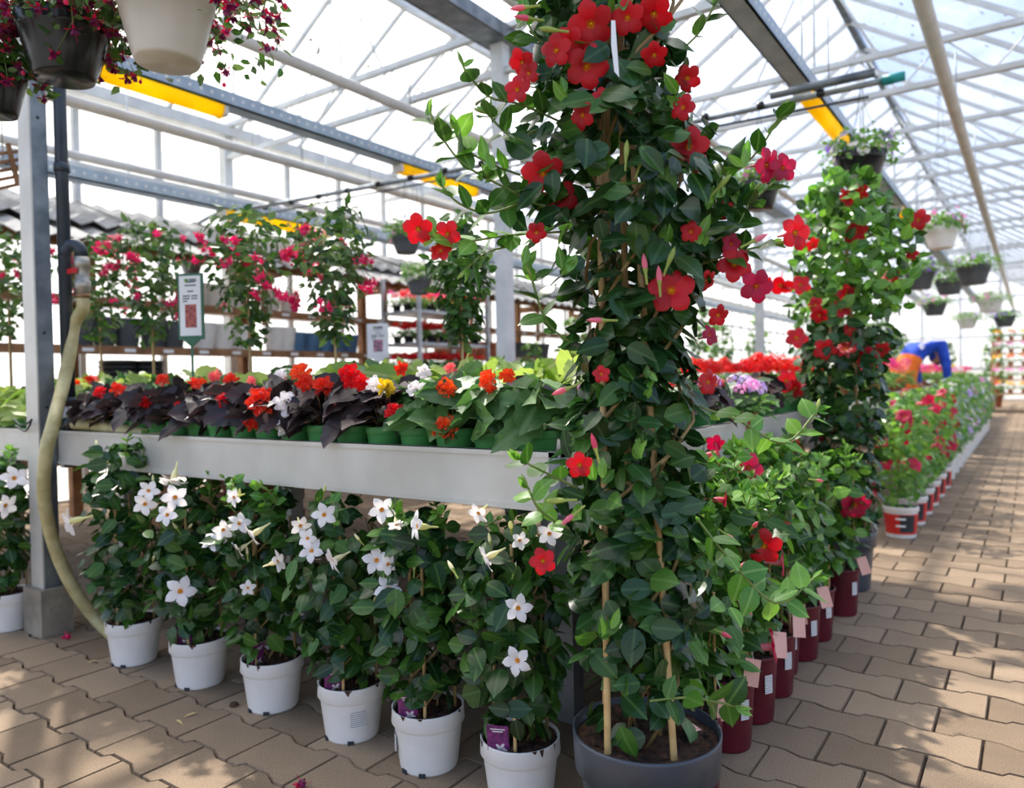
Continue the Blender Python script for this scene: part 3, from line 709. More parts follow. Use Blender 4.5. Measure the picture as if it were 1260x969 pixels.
# the tall red mandevilla in the big grey pot
TB = Vector((-.694, 1.476, 0)); TD = 1.61
tw = thing('mandevilla_tower', 'tall red mandevilla trained up bamboo canes in a large dark grey pot', 'plant', TB)
MB().lathe([(.001, 0), (.122, 0), (.126, .008), (.141, .185), (.143, .19), (.143, .205), (.156, .212), (.160, .285), (.1605, .292), (.155, .292), (.152, .26), (.150, .24)], 48).build('pot', 'grey_pot', tw)
obj('soil', soil_mesh(.152), tw, (0, 0, .270))
tprof = px_prof(TB, TD, [(845, 745, 850), (800, 705, 862), (750, 695, 868), (700, 692, 870), (650, 685, 872), (600, 672, 878), (550, 680, 868), (500, 690, 862), (420, 700, 862), (350, 690, 880), (300, 662, 900), (250, 600, 925), (200, 605, 910), (150, 630, 870), (100, 632, 850), (50, 635, 842), (0, 640, 830), (-60, 650, 820), (-130, 680, 790)])
tprof = [(z, a, b, r * .86) for z, a, b, r in tprof]
low = [(p, o_) for p, o_ in foliage_pts([(.30, 0, 0, .13), (.36, 0, 0, .12)], 16, .5)]
put_leaves(tw, TB, foliage_pts(tprof, 1750, .3) + low, 260, (.048, .076), ('leaf_dark', 'leaf'), wts=.68)
for a_, (px_, pyb, pyt) in enumerate(((722, 885, -40), (822, 880, 60), (775, 850, 10), (742, 845, 30))):
    dp_ = (1.50, 1.51, 1.70, 1.66)[a_]
    b_ = at(px_ + (2 if a_ != 1 else 7), pyb, dp_); top = at(735 + (px_ - 722) * .35 + (0, 0, 10, 5)[a_], pyt, 1.6)
    b_.z = .265; dv = (b_ - TB).to_2d(); dv = dv * min(1, .125 / dv.length); b_ = TB + Vector((dv.x, dv.y, .262)); stake(tw, b_ - TB, top - TB, .0075)
for k in range(5): vine(tw, .27, 1.9, .075 + .01 * k, 1.6 + .3 * k, k * 1.3, .0042)
for P in ([(690, 150, 1.56), (640, 128, 1.5), (600, 118, 1.48), (570, 82, 1.47)], [(690, 265, 1.55), (630, 235, 1.5), (575, 205, 1.46), (548, 175, 1.45), (530, 140, 1.45)],
          [(690, 285, 1.55), (620, 290, 1.5), (565, 298, 1.47), (530, 290, 1.46)], [(850, 235, 1.58), (900, 215, 1.58), (935, 182, 1.58), (962, 138, 1.58)], [(850, 330, 1.58), (900, 312, 1.56), (950, 300, 1.56)],
          [(845, 150, 1.58), (880, 190, 1.55), (900, 230, 1.55)], [(710, 600, 1.5), (665, 578, 1.46), (640, 565, 1.45)], [(700, 650, 1.5), (665, 628, 1.45), (650, 600, 1.44)], [(700, 420, 1.55), (672, 395, 1.52), (655, 345, 1.5)],
          [(640, 215, 1.52), (600, 200, 1.48), (570, 180, 1.46), (560, 160, 1.46)], [(640, 250, 1.52), (600, 262, 1.48), (565, 250, 1.46), (545, 230, 1.46)], [(660, 180, 1.52), (625, 165, 1.48), (600, 140, 1.47)], [(880, 260, 1.56), (920, 250, 1.55), (950, 225, 1.55)], [(870, 300, 1.56), (905, 280, 1.55), (925, 240, 1.55)], [(640, 300, 1.52), (600, 310, 1.48), (575, 330, 1.46)], [(840, 60, 1.6), (860, 40, 1.6), (880, 5, 1.6)], [(680, 60, 1.55), (655, 40, 1.54), (645, 5, 1.54)], [(860, 640, 1.48), (900, 690, 1.46), (955, 742, 1.47), (1000, 712, 1.5)], [(800, 862, 1.46), (850, 858, 1.42), (905, 868, 1.42)], [(860, 500, 1.56), (910, 518, 1.56), (965, 545, 1.6), (1005, 505, 1.64)]):
    branch(tw, TB, [at(*q) for q in P], (.045, .062), R.choice(('leaf', 'leaf', 'leaf_young')))
for P in ((640, 20), (760, 20), (690, 120), (830, 120), (600, 215), (880, 250), (700, 330), (800, 470), (780, 560), (735, 585), (745, 780), (810, 300), (870, 300), (640, 330), (905, 200)):
    for k in range(4):
        q = at(P[0] + uni(-10, 10), P[1] + uni(-10, 10), 1.45 + uni(0, .06)); inst('leaf', R.choice(leafmesh('y', 'leaf_young')), tw, q - TB, np.array((0, 0, 1)) + rv(.5), to_cam(q), uni(.03, .05))
for (x, y, r_) in ((727, 30, 25), (772, 22, 19), (805, 18, 21), (722, 82, 24), (684, 62, 18), (642, 78, 17), (636, 110, 15), (700, 52, 17), (668, 213, 24), (690, 242, 20), (716, 142, 16), (848, 180, 22), (840, 132, 15), (846, 96, 15), (805, 68, 15), (826, 357, 26),
                  (514, 282, 18), (550, 288, 16), (542, 308, 13), (660, 286, 12), (945, 203, 20), (964, 206, 16), (980, 286, 20), (894, 258, 11), (904, 325, 20), (931, 352, 19), (884, 388, 13), (874, 412, 12), (870, 345, 13), (900, 300, 12), (713, 572, 15), (850, 285, 12), (858, 200, 12), (740, 120, 12), (650, 90, 14), (740, 460, 10), (872, 470, 15), (668, 690, 15)):
    dp_ = 1.46 if 690 < x < 860 else (1.45 if x < 690 else 1.55)
    q = at(x, y, dp_); side = np.array(RGT) * (.9 if x > 860 else -.6 if x < 660 else 0) * uni(.2, 1.2)
    flower(tw, TB, q, 'magenta' if x > 860 and R.random() < .5 else 'red', r_ * dp_ / F * 1.05, to_cam(q, 1, .22) + side)
for (x, y, dx, dy) in ((750, 394, -1, 0), (705, 475, -1, .3), (735, 560, -.3, -1), (655, 8, -1, .1), (660, 24, -1, 0), (690, 38, -1, -.2), (785, 210, .4, -1), (770, 200, .2, -1), (820, 330, .3, -1), (812, 355, 0, -1), (700, 615, -1, .1), (712, 628, -.6, .5), (920, 300, 1, -.4), (880, 235, .8, -.8), (795, 340, -.3, -1)):
    q = at(x, y, 1.43); inst('bud', R.choice((BUD, BUD, BUDG)), tw, q - TB, np.array(RGT) * dx - np.array(UP) * dy + rv(.1), rv(), .045)
# slim price slip hanging near the top
tag(MB().add([tuple(at(752, 25, 1.42)), tuple(at(757, 25, 1.42)), tuple(at(762, 95, 1.42)), tuple(at(756, 88, 1.42)), tuple(at(752, 55, 1.42))], [(0, 1, 2, 3, 4)]).build('price_slip', 'paper', tw, loc=-TB), 'narrow white paper slip')
inst('dry_leaf', tpl_mesh('dry_leaf', MAND[1], 'pink_card'), tw, onz(838, 893, .287) - TB, RX, (0, -.2, 1), .045)

# the second tower further down the aisle
T2 = Vector((-.78, 3.95, 0)); D2 = 3.66
t2 = thing('mandevilla_tower', 'bushy red mandevilla tower by the bench corner, under the purple petunia basket', 'plant', T2)
MB().lathe([(.001, 0), (.122, 0), (.126, .008), (.141, .185), (.143, .205), (.156, .212), (.160, .285), (.155, .292), (.150, .24)], 40).build('pot', 'grey_pot', t2); obj('soil', soil_mesh(.152), t2, (0, 0, .262))
p2 = px_prof(T2, D2, [(640, 1015, 1075), (560, 1008, 1080), (500, 1000, 1078), (450, 985, 1085), (400, 975, 1105), (350, 980, 1115), (300, 980, 1128), (260, 985, 1115), (235, 1000, 1080), (215, 1020, 1060)])
lo_ = [q for q in p2 if q[0] < 1.35]; hi_ = [q for q in p2 if q[0] > 1.15]
put_leaves(t2, T2, foliage_pts(lo_, 800, .3), 170, (.055, .08), ('leaf_dark', 'leaf'), wts=.7)
hi2 = MB(); hp2 = sorted(foliage_pts(hi_, 760, .3), key=lambda q: depth(Vector(q[0]) + T2))
for i, (p, o_) in enumerate(hp2):
    d, n = leaf_dir(o_); d = d + np.array((0, 0, .6))
    mt = 0 if R.random() < .6 else 1
    if i < 120: inst('leaf', R.choice(leafmesh('m', ('leaf_young', 'leaf')[mt])), t2, p, d, n, uni(.055, .08))
    else: hi2.leaf(R.choice(MAND), p, d, n, uni(.055, .08), mt)
hi2.build('foliage', ['leaf_young', 'leaf'], t2)['kind'] = 'stuff'
for k in range(3): a = k * 2.1; stake(t2, (.11 * cos(a), .11 * sin(a), .26), (.03 * cos(a), .03 * sin(a), 1.85), .008)
for (x, y, r_) in ((1042, 243, 11), (1052, 285, 13), (1095, 342, 11), (1130, 270, 12), (960, 352, 14), (985, 350, 11), (1042, 362, 11), (1035, 380, 10), (1015, 430, 12), (1040, 428, 13), (1066, 440, 12), (1003, 375, 9), (980, 415, 12), (1044, 405, 9), (1008, 388, 9), (968, 468, 13), (978, 478, 11), (1060, 235, 9), (1122, 312, 7), (1000, 300, 8), (940, 350, 10), (1085, 430, 9)):
    q = at(x, y, 3.50 if x > 990 else 3.55); flower(t2, T2, q, 'red', r_ * 3.5 / F * 1.1, to_cam(q, 1, .5))

# white mandevillas in white pots
def tag_card(t_, p, ang, tilt=.15):
    o = thing_part = MB().box((-.027, -.0008, 0), (.027, .0008, .085)).build('picture_tag', 'tag_purple', t_, False, p); o.rotation_euler = (tilt, 0, ang)
    mb = MB(); petals(mb, 5, [(.1, .6, 0), (.6, .5, .02), (1, .15, 0)], .2); V = np.concatenate(mb.v) * .016
    MB().add(np.stack((V[:, 0] + .006, -V[:, 1] * .05 - .0014, V[:, 2] + .024), 1), mb.f).build('printed_flower', 'white_petal', o)
    for z, w in ((.074, .036), (.068, .026)): MB().box((-w / 2, -.0012, z), (w / 2, -.0008, z + .0025)).build('printed_line', 'paper', o, False)
    return o
def sticker(t_, r, zc, ang, w=.35, h=.05, mt='barcode'):
    V = []; k = 5
    for z in (zc - h / 2, zc + h / 2):
        for j in range(k): a = ang + w * (j / (k - 1) - .5); V.append((r * cos(a), r * sin(a), z))
    return MB().add(V, [(j, j + 1, k + j + 1, k + j) for j in range(k - 1)]).build('barcode_label', mt, t_)
WP = [(-3.745, 1.405, .74), (-2.86, 1.50, .83), (-2.445, 1.515, .70), (-2.06, 1.535, .71), (-1.69, 1.54, .70), (-1.375, 1.53, .69), (-1.06, 1.52, .68)]
wl = ['white mandevilla in white pot standing on the far side of the hose post', 'tallest white mandevilla, in a white pot where the hose reaches the paving'] + ['white mandevilla in white pot with picture tag, ' + ORD[5 - i + 0] + ' from the large grey pot' for i in range(1, 6)]
wl = wl[:2] + ['white mandevilla in white pot with picture tag, %s along from the large grey pot' % ORD[k] for k in (4, 3, 2, 1, 0)]
wth = []
for i, (x, y, top) in enumerate(WP):
    b = Vector((x, y, 0)); t_ = thing('potted_mandevilla', wl[i], 'plant', b, 'white mandevillas on the paving under the bench rail'); wth.append(t_)
    obj('pot', pot_mesh('white_pot', .100, .165, .27, .80), t_); obj('soil', soil_mesh(.094), t_, (0, 0, .152))
    V = MB()
    for k in range(4):  # soil smeared over the rim
        a = uni(-2.4, .2); r_ = .1008; h_ = uni(.005, .02); w_ = uni(.02, .10)
        V.add([(r_ * cos(a - w_), r_ * sin(a - w_), .166), (r_ * cos(a + w_), r_ * sin(a + w_), .166), (r_ * 1.0 * cos(a + w_ * .3), r_ * sin(a + w_ * .3), .166 - h_), (r_ * cos(a - w_ * .2), r_ * sin(a - w_ * .2), .166 - h_ * .7)], [(0, 1, 2, 3)])
    V.build('soil_smear', 'soil', t_)
    for k in range(2): # drain notches at the foot
        a = -1.9 + .9 * k + uni(-.2, .2); MB().box((-.009, -.003, 0), (.009, .003, .011)).build('drain_notch', 'ink', t_, False, (.0805 * cos(a), .0805 * sin(a), .0)).rotation_euler = (0, 0, a + pi / 2)
    h_ = top; w_ = .142
    pr_ = [(.20, 0, -.02, .07), (.28, .0, -.03, .105), (.42, 0, -.03, w_), (h_ - .12, 0, -.035, w_), (h_ - .03, 0, -.03, .09), (h_ + .01, 0, -.03, .03)]
    put_leaves(t_, b, foliage_pts(pr_, 310, .25), 150, (.05, .074), ('leaf', 'leaf_dark'), wts=.55)
    for k in range(3):
        a = -1.2 + 2.1 * k + uni(-.3, .3); stake(t_, (.075 * cos(a), .075 * sin(a), .15), (.07 * cos(a), .07 * sin(a), uni(.58, .68)), .0045, 'wood_stem' if k == 1 else 'bamboo')
    for k in range(3): vine(t_, .155, .6, .06, 1.2, k * 2.1 + i, .003)
    for k in range(5):
        a = uni(0, 6.3); q = b + Vector((.08 * cos(a), .08 * sin(a) - .03, h_ - .06)); branch(t_, b, [q, q + Vector((uni(-.03, .03), uni(-.03, .02), .04)), q + Vector((uni(-.04, .04), uni(-.04, .02), uni(.07, .11)))], (.03, .045), R.choice(('leaf_young', 'leaf')), .028, .002)
    if i >= 2: dc = Vector((-x, -y, 0)).normalized(); lf = Vector((-.82, -.57, 0)); tp = dc * .062 + lf * .052; tag_card(t_, (tp.x, tp.y, .138), math.atan2(dc.x, -dc.y) + uni(-.35, .1) + (.9 if i == 3 else 0))
    if i in (4, 5): sticker(t_, .0935, .075, -.55 if i == 4 else -2.3, .5, .045)
for (x, y, r_) in ((18, 587, 15), (8, 622, 14), (85, 642, 16), (183, 603, 12), (213, 592, 15), (178, 620, 13), (215, 612, 15), (205, 633, 13), (275, 652, 12), (264, 665, 14), (222, 727, 17), (295, 643, 13), (310, 658, 15), (293, 677, 12), (343, 690, 13), (305, 723, 9), (370, 647, 12), (383, 677, 14), (378, 662, 11), (399, 633, 14), (409, 690, 15), (287, 612, 11), (470, 627, 15), (512, 647, 17), (463, 689, 16), (478, 694, 12), (478, 724, 16), (598, 686, 16), (588, 632, 13), (638, 748, 16), (636, 813, 17), (676, 657, 14), (640, 665, 11), (488, 646, 11)):
    i = min(range(7), key=lambda k: abs(x - (30, 165, 245, 340, 435, 530, 640)[k]))
    b = Vector(WP[i][:2] + (0,)); q = ony(x, y, WP[i][1] - (.16 if y > 600 else .10)); dp_ = depth(q)
    d = to_cam(q, 1, .4)
    if (x, y) in ((512, 647), (85, 642), (598, 686), (409, 690), (310, 658), (293, 677), (588, 632)): d = np.array(RGT) * -.9 + rv(.2) - np.array(UP) * .4 - np.array(FWD) * .25
    flower(wth[i], b, q, 'white', r_ * dp_ / F * 1.08, d)
for i in range(1, 7):
    b = Vector(WP[i][:2] + (0,))
    for k in range(5): inst('bud', BUDW, wth[i], (uni(-.1, .1), uni(-.15, -.05), uni(.45, WP[i][2] + .05)), np.array((0, 0, 1)) + rv(.4), rv(), uni(.03, .045))

# red mandevillas in maroon pots along the aisle
MP = [(-.72, 1.80), (-.725, 2.08), (-.72, 2.29), (-.72, 2.51), (-.75, 2.695), (-.725, 2.88), (-.725, 3.12), (-.70, 3.50)]
rowth = []
for i, (x, y) in enumerate(MP):
    b = Vector((x, y, 0)); t_ = thing('potted_mandevilla', 'red mandevilla in tall maroon pot, %s along the aisle edge from the large grey pot' % ORD[i], 'plant', b, 'red mandevillas in maroon pots along the aisle'); rowth.append((t_, b))
    obj('pot', pot_mesh('maroon_pot', .083, .205, .07, .80, .004), t_); obj('soil', soil_mesh(.077), t_, (0, 0, .19))
    pr_ = [(.23, 0, 0, .05), (.32, -.01, 0, .10), (.45, -.015, 0, .135), (.60, -.02, 0, .13), (.68, -.02, 0, .08), (.72, -.02, 0, .03)]
    put_leaves(t_, b, foliage_pts(pr_, 230, .25), 105 if i < 6 else 60, (.048, .072), ('leaf', 'leaf_young'), wts=.72)
    for k in range(2): a = .5 + pi * k; stake(t_, (.06 * cos(a), .06 * sin(a), .19), (.06 * cos(a), .06 * sin(a), uni(.5, .62)), .004)
    for k in range(2): vine(t_, .19, .6, .05, 1.1, k * 3 + i, .003)
    sticker(t_, .0785, .125, -.55, .36, .055)
    if i != 6:  # folded pink price tag on the rim
        an = -.2 + uni(-.2, .3); o = MB().box((-.021, -.0006, -.075), (.021, .0006, 0)).build('price_tag', 'pink_card', t_, False, (.088 * cos(an), .088 * sin(an), .255 + uni(0, .02))); o.rotation_euler = (uni(-.5, .2), uni(-.4, .4), an + pi / 2 - .9)
        o2 = MB().box((-.021, .001, -.07), (.021, .0022, 0)).build('tag_back', 'pink_card_back', o, False); o2.rotation_euler = (.35, 0, 0)
        MB().tube([(0, 0, 0), (-.01, .02, .04)], .001, 4).build('tag_string', 'paper', o)
    for k in range(4):
        a = uni(0, 6.3); q = b + Vector((.07 * cos(a), .07 * sin(a), .62)); branch(t_, b, [q, q + Vector((uni(-.03, .03), uni(-.03, .02), .05)), q + Vector((uni(-.05, .06), uni(-.05, .02), uni(.08, .14)))], (.035, .05), R.choice(('leaf_young', 'leaf')), .03, .002)
BR = [(-.90, 1.94), (-.90, 2.19), (-.90, 2.40), (-.90, 2.79), (-.90, 3.0), (-.90, 3.31)]
for i, (x, y) in enumerate(BR):
    b = Vector((x, y, 0)); t_ = thing('potted_mandevilla', 'leafy red mandevilla in maroon pot against the bench end, %s behind the large grey pot' % ORD[i], 'plant', b, 'mandevillas against the bench end'); rowth.append((t_, b))
    obj('pot', pot_mesh('maroon_pot', .083, .205, .07, .80, .004), t_); obj('soil', soil_mesh(.077), t_, (0, 0, .19))
    put_leaves(t_, b, foliage_pts([(.25, 0, 0, .06), (.45, .02, 0, .12), (.66, .035, 0, .12), (.74, .05, 0, .06), (.80, .06, 0, .03)], 210, .25), 60, (.048, .072), ('leaf_young', 'leaf'), wts=.45)
    for k in range(2): a = .5 + pi * k; stake(t_, (.05 * cos(a), .05 * sin(a), .19), (.05 * cos(a), .05 * sin(a), .62), .004)
    for k in range(3):
        q = b + Vector((uni(0, .1), uni(-.08, .08), .66)); branch(t_, b, [q, q + Vector((uni(-.02, .05), uni(-.03, .02), .06)), q + Vector((uni(-.02, .08), uni(-.05, .02), uni(.1, .17)))], (.04, .055), R.choice(('leaf_young', 'leaf')), .03, .002)
for (x, y, r_, X, sd) in ((883, 558, 15, -.80, 1), (922, 575, 17, -.80, .3), (973, 552, 13, -.84, 0), (892, 615, 14, -.72, 1), (940, 672, 19, -.62, .2), (963, 692, 15, -.60, 1.2), (952, 795, 19, -.60, 1.3), (1053, 622, 17, -.62, .4), (1077, 602, 10, -.64, 1.2), (1018, 538, 11, -.84, .8), (907, 714, 9, -.70, 0), (1047, 575, 8, -.75, 0), (880, 545, 10, -.83, .5)):
    q = onx(x, y, X); t_, b = min(rowth, key=lambda k: (k[1] - q).to_2d().length); flower(t_, b, q, 'magenta' if sd > .25 else 'red', r_ * depth(q) / F * 1.1, to_cam(q, 1, .25) * (1 if sd < 1 else .35) + np.array(RGT) * sd)
for (x, y) in ((905, 700), (910, 740), (880, 775), (925, 650), (960, 640), (1000, 590), (890, 655)):
    q = onx(x, y, -.62); t_, b = min(rowth, key=lambda k: (k[1] - q).to_2d().length); inst('bud', BUD, t_, q - b, np.array(RGT) * .7 + np.array(UP) * uni(-.6, .8) + rv(.2), rv(), .045)

# pink mandevillas in printed pots, then white pots, further along the aisle
def small_cloud(prof, n, size, mats, wts, lo=.3, droop=.55, up=0):
    mb = MB()
    for p, o_ in foliage_pts(prof, n, lo):
        d, nn = leaf_dir(o_, droop); mb.leaf(R.choice(SMALL), p, d + np.array((0, 0, up)), nn, uni(*size), 0 if R.random() < wts else 1)
    return mb.mesh('foliage', list(mats))
fol = [small_cloud([(.2, 0, 0, .06), (.35, 0, 0, .14), (.6, 0, 0, .17), (.8, 0, 0, .13), (.92, 0, 0, .05)], 330, (.05, .075), ('leaf_far', 'leaf_young'), .6) for _ in range(3)]
stf = [small_cloud([(.2, 0, 0, .06), (.35, 0, 0, .16), (.6, 0, 0, .2), (.85, 0, 0, .17), (1.0, 0, 0, .06)], 260, (.06, .09), ('leaf_far', 'leaf_silver'), .8) for _ in range(3)]
for i, y in enumerate((5.35, 5.85, 6.3, 6.75, 7.25, 7.8)):
    b = Vector((-.70, y, 0)); t_ = thing('potted_mandevilla', 'pink mandevilla in red and white printed pot, %s along from the red tower' % ORD[i], 'plant', b, 'pink mandevillas in printed pots')
    obj('pot', pot_mesh('white_pot', .105, .20, .16, .84), t_); obj('soil', soil_mesh(.098), t_, (0, 0, .185))
    w = MB().lathe([(.0895, .025), (.1005, .155)], 28, 0, a0=-2.8, a1=.9).build('printed_wrap', 'red_wrap', t_)
    MB().lathe([(.0918, .04), (.1011, .15)], 10, 0, a0=-1.5, a1=-.55).build('dark_print', 'ink', w)
    for z in (.12, .075): MB().lathe([(.0995 if z > .1 else .0955, z), (.1005 if z > .1 else .0968, z + .012)], 8, 0, a0=-1.75, a1=-1.15).build('printed_line', 'paper', w)
    obj('foliage', fol[i % 3], t_)['kind'] = 'stuff'
    for k in range(9): a = uni(0, 6.3); z = uni(.4, .9); r_ = .17; flower(t_, b, b + Vector((r_ * cos(a), r_ * sin(a), z)), 'magenta', uni(.035, .05), np.array((cos(a), sin(a), .3)) + rv(.3))
for i in range(14):
    y = 8.5 + .55 * i; b = Vector((-.72, y, 0)); t_ = thing('potted_plant', 'leafy plant in white pot, %s beyond the printed red pots along the aisle' % ORD[i], 'plant', b, 'white pots further along the aisle')
    obj('pot', pot_mesh('white_pot', .105, .20, .16, .84), t_); obj('foliage', stf[i % 3], t_)['kind'] = 'stuff'
    for k in range(5): a = uni(0, 6.3); inst('flower', PET[('white', 'pink', 'lilac')[i % 3]], t_, (.18 * cos(a), .18 * sin(a), uni(.4, .95)), np.array((cos(a), sin(a), .4)), rv(), .045)

FS = [(10, 1.85, 405, 300, 60, 'l'), (122, 2.25, 410, 305, 42, 'l'), (186, 2.1, 408, 290, 46, 'f'), (305, 2.1, 410, 275, 56, 'f'), (410, 2.2, 405, 275, 52, 'f'), (566, 2.3, 405, 290, 42, 'g')]
FPOS = [Vector((ony(q[0], (q[2] + q[3]) / 2, q[1]).x, q[1])) for q in FS] + [ony(235, 377, 1.95).to_2d()]
# ------------------------------------------------------------------ begonias on the bench
gp = pot_mesh('green_pot', .058, .10, .22, .8, .004, 24)
def begonia(label, b, lm, fl, nleaf=16, group=None, size=(.085, .125), parts=True, zh=.205):
    t_ = thing('potted_begonia', label, 'plant', b, group); obj('pot', gp, t_)
    obj('soil', soil_mesh(.05), t_, (0, 0, .09)); rest = MB(); st = MB()
    for k in range(nleaf):
        a = 2.4 * k + uni(-.3, .3); q = .015 + .06 * sqrt((k + .5) / nleaf); z = zh - .55 * (zh - .02) * (k / nleaf) + uni(-.02, .02); o_ = np.array((cos(a), sin(a), 0)); p = o_ * q + np.array((0, 0, z))
        st.tube([(o_[0] * .01, o_[1] * .01, .09), tuple(p * .6 + np.array((0, 0, .05))), tuple(p)], .0025, 4)
        d = o_ * .7 + np.array((-o_[1], o_[0], 0)) * R.gauss(0, .5) + np.array((0, 0, uni(-.75, .3))); n = np.array((0, 0, .65)) + o_ * .95 + rv(.22)
        if parts: inst('leaf', R.choice(leafmesh('b', lm)), t_, p, d, n, uni(*size) * .78)
        else: rest.leaf(R.choice(BEG), p, d, n, uni(*size) * .78)
    if rest.n: rest.build('foliage', lm, t_)['kind'] = 'stuff'
    st.build('stalks', 'brass' if lm == 'leaf_bronze' else 'stem', t_)
    for (c, p, r_) in fl: inst('flower', BF[c], t_, Vector(p) - Vector(b), to_cam(p, .8, .25) + np.array((0, 0, .35)), rv(), r_)
    return t_
FRONT = {}
def near_flowers(x):
    out = []
    for (px, py, c, r_) in ((320, 492, 'orange_red', 18), (352, 497, 'white_petal', 17), (350, 525, 'white_petal', 11), (370, 456, 'orange', 13), (375, 470, 'orange_red', 12), (397, 474, 'orange_red', 13), (432, 463, 'scarlet', 16), (462, 472, 'white_petal', 12), (476, 475, 'yellow_petal', 12), (512, 478, 'white_petal', 13), (486, 505, 'scarlet', 13),
                          (549, 480, 'orange', 16), (548, 525, 'orange', 17), (600, 468, 'orange', 15), (625, 462, 'orange', 10), (606, 480, 'orange', 8), (275, 492, 'scarlet', 10), (268, 480, 'scarlet', 9), (240, 471, 'orange_red', 8), (222, 500, 'scarlet', 8), (145, 478, 'orange_red', 9), (122, 482, 'scarlet', 8), (310, 521, 'orange_red', 9), (180, 495, 'scarlet', 8), (445, 470, 'scarlet', 11), (412, 500, 'salmon', 7)):
        q = ony(px, py, 1.525 if py > 488 else 1.56)
        if x - .067 <= q.x < x + .067: out.append((c, q, r_ * depth(q) / F))
    return out
desc = {'orange': 'orange', 'orange_red': 'orange-red', 'scarlet': 'scarlet', 'white_petal': 'white', 'yellow_petal': 'yellow', 'salmon': 'pink'}
for i in range(25):
    x = -4.262 + .134 * i; b = Vector((x, 1.60, TRAY)); fl = near_flowers(x); gr = i < 6 or x > -1.55
    if abs(x + 3.46) < .03: continue
    lm = 'leaf_bronze' if not gr else ('leaf_lime' if i < 6 else 'leaf_begonia')
    cs = sorted({desc[c] for c, _, _ in fl})
    lb = '%s begonia%s, %s green pot along from the bench corner' % ('bronze-leaved' if not gr else 'green-leaved', (' with %s blooms' % ' and '.join(cs[:2])) if cs else '', ORD[24 - i])
    begonia(lb, b, lm, fl, 18, 'begonias along the front rail')
for r_, (y, lms, off) in enumerate(((1.765, ('leaf_bronze', 'leaf_bronze', 'leaf_begonia'), .06), (1.93, ('leaf_lime', 'leaf_begonia', 'leaf_lime'), 0), (2.09, ('leaf_lime', 'leaf_lime', 'leaf_begonia'), .05))):
    for i in range(23):
        x = -4.4 + .15 * i + off; lm = lms[i % 3]; q = Vector((x, y - .05, TRAY + .25)); fl = []
        if x > -1.17 or any((Vector((x, y)) - w).length < (.138 if n_ < 6 else .068) for n_, w in enumerate(FPOS)): continue
        if R.random() < .45: fl = [(R.choice(('salmon', 'scarlet', 'orange_red', 'orange', 'white_petal') if r_ == 0 else ('salmon', 'white_petal', 'salmon')), q + Vector((uni(-.04, .04), 0, uni(-.01, .03))), uni(.02, .032))]
        nm = {'leaf_bronze': 'bronze-leaved', 'leaf_lime': 'lime-green', 'leaf_begonia': 'dark green'}[lm]
        begonia('%s begonia%s, %s row back from the front rail' % (nm, ' with one %s bloom' % desc[fl[0][0]] if fl else ' without blooms', ORD[r_ + 1]), Vector((x, y, TRAY)), lm, fl, 14, 'begonias in the rows behind', parts=False, zh=(.215, .255, .285)[r_])
# along the bench end
for i in range(9):
    y = 1.95 + .26 * i; b = Vector((-1.03, y, TRAY)); c = ('orange', 'salmon', 'orange_red')[i % 3]
    begonia('begonia at the bench end, %s back from the corner beside the tall red mandevilla' % ORD[i], b, 'leaf_begonia' if i % 3 else 'leaf_bronze', [(c, b + Vector((uni(-.05, .03), uni(-.04, .04), .2)), uni(.02, .035)) for _ in range(2)], 15, 'begonias at the bench end', (.085, .125))

# geraniums: red, pink and lilac domes of bloom
def geranium_mesh(cols, n=6, leaves=64, h=.26, rr=.13):
    f = MB()
    for k in range(leaves):
        a = uni(0, 6.3); q = rr * sqrt(R.random()); o_ = np.array((cos(a), sin(a), 0)); f.leaf(R.choice(SMALL), o_ * q + np.array((0, 0, uni(.1, h * .75))), o_ + rv(.3), np.array((0, 0, 1)) + o_ * .4, uni(.05, .08) * 1.1)
    g = MB()
    for k in range(n): a = 2.4 * k + uni(-.4, .4); q = rr * .8 * sqrt((k + .4) / n); umbel(g, (q * cos(a), q * sin(a), h + uni(-.04, .03)), uni(.035, .048), R.randrange(len(cols)))
    return f.mesh('foliage', 'leaf_far'), g.mesh('blossoms', list(cols))
GM = {c: [geranium_mesh(v) for _ in range(2)] for c, v in (('red', ('orange_red', 'scarlet')), ('pink', ('soft_pink', 'hot_pink')), ('lilac', ('soft_pink', 'lilac')), ('salmon', ('salmon', 'hot_pink')), ('white', ('white_petal', 'soft_pink')), ('yellow', ('yellow_petal', 'orange')))}
gpot = pot_mesh('terracotta', .065, .11, .25, .8, .004, 20)
bpot = pot_mesh('black_pot', .065, .11, .25, .8, .004, 20)
def geranium(c, b, label, group, sc=1, pm=None):
    t_ = thing('potted_geranium', label, 'plant', b, group); t_.scale = (sc, sc, sc); t_.rotation_euler = (0, 0, uni(0, 6))
    f, g = R.choice(GM[c]); obj('pot', pm or gpot, t_); obj('foliage', f, t_)['kind'] = 'stuff'; obj('blossoms', g, t_)['kind'] = 'stuff'
for i in range(14): geranium('lilac', Vector((-3.15 + .17 * i, 2.95 + .03 * (i % 2), TRAY)), 'pale lilac-pink geranium on the bench behind the begonias, %s from the tall red mandevilla' % ORD[13 - i], 'lilac geraniums behind the begonias', .72)
for i in range(9): geranium('pink', Vector((-4.1 + .17 * i, 2.5 + .03 * (i % 2), TRAY)), 'hot pink geranium behind the green-framed sign, %s from the hose post' % ORD[i], 'pink geraniums behind the begonias', .62)
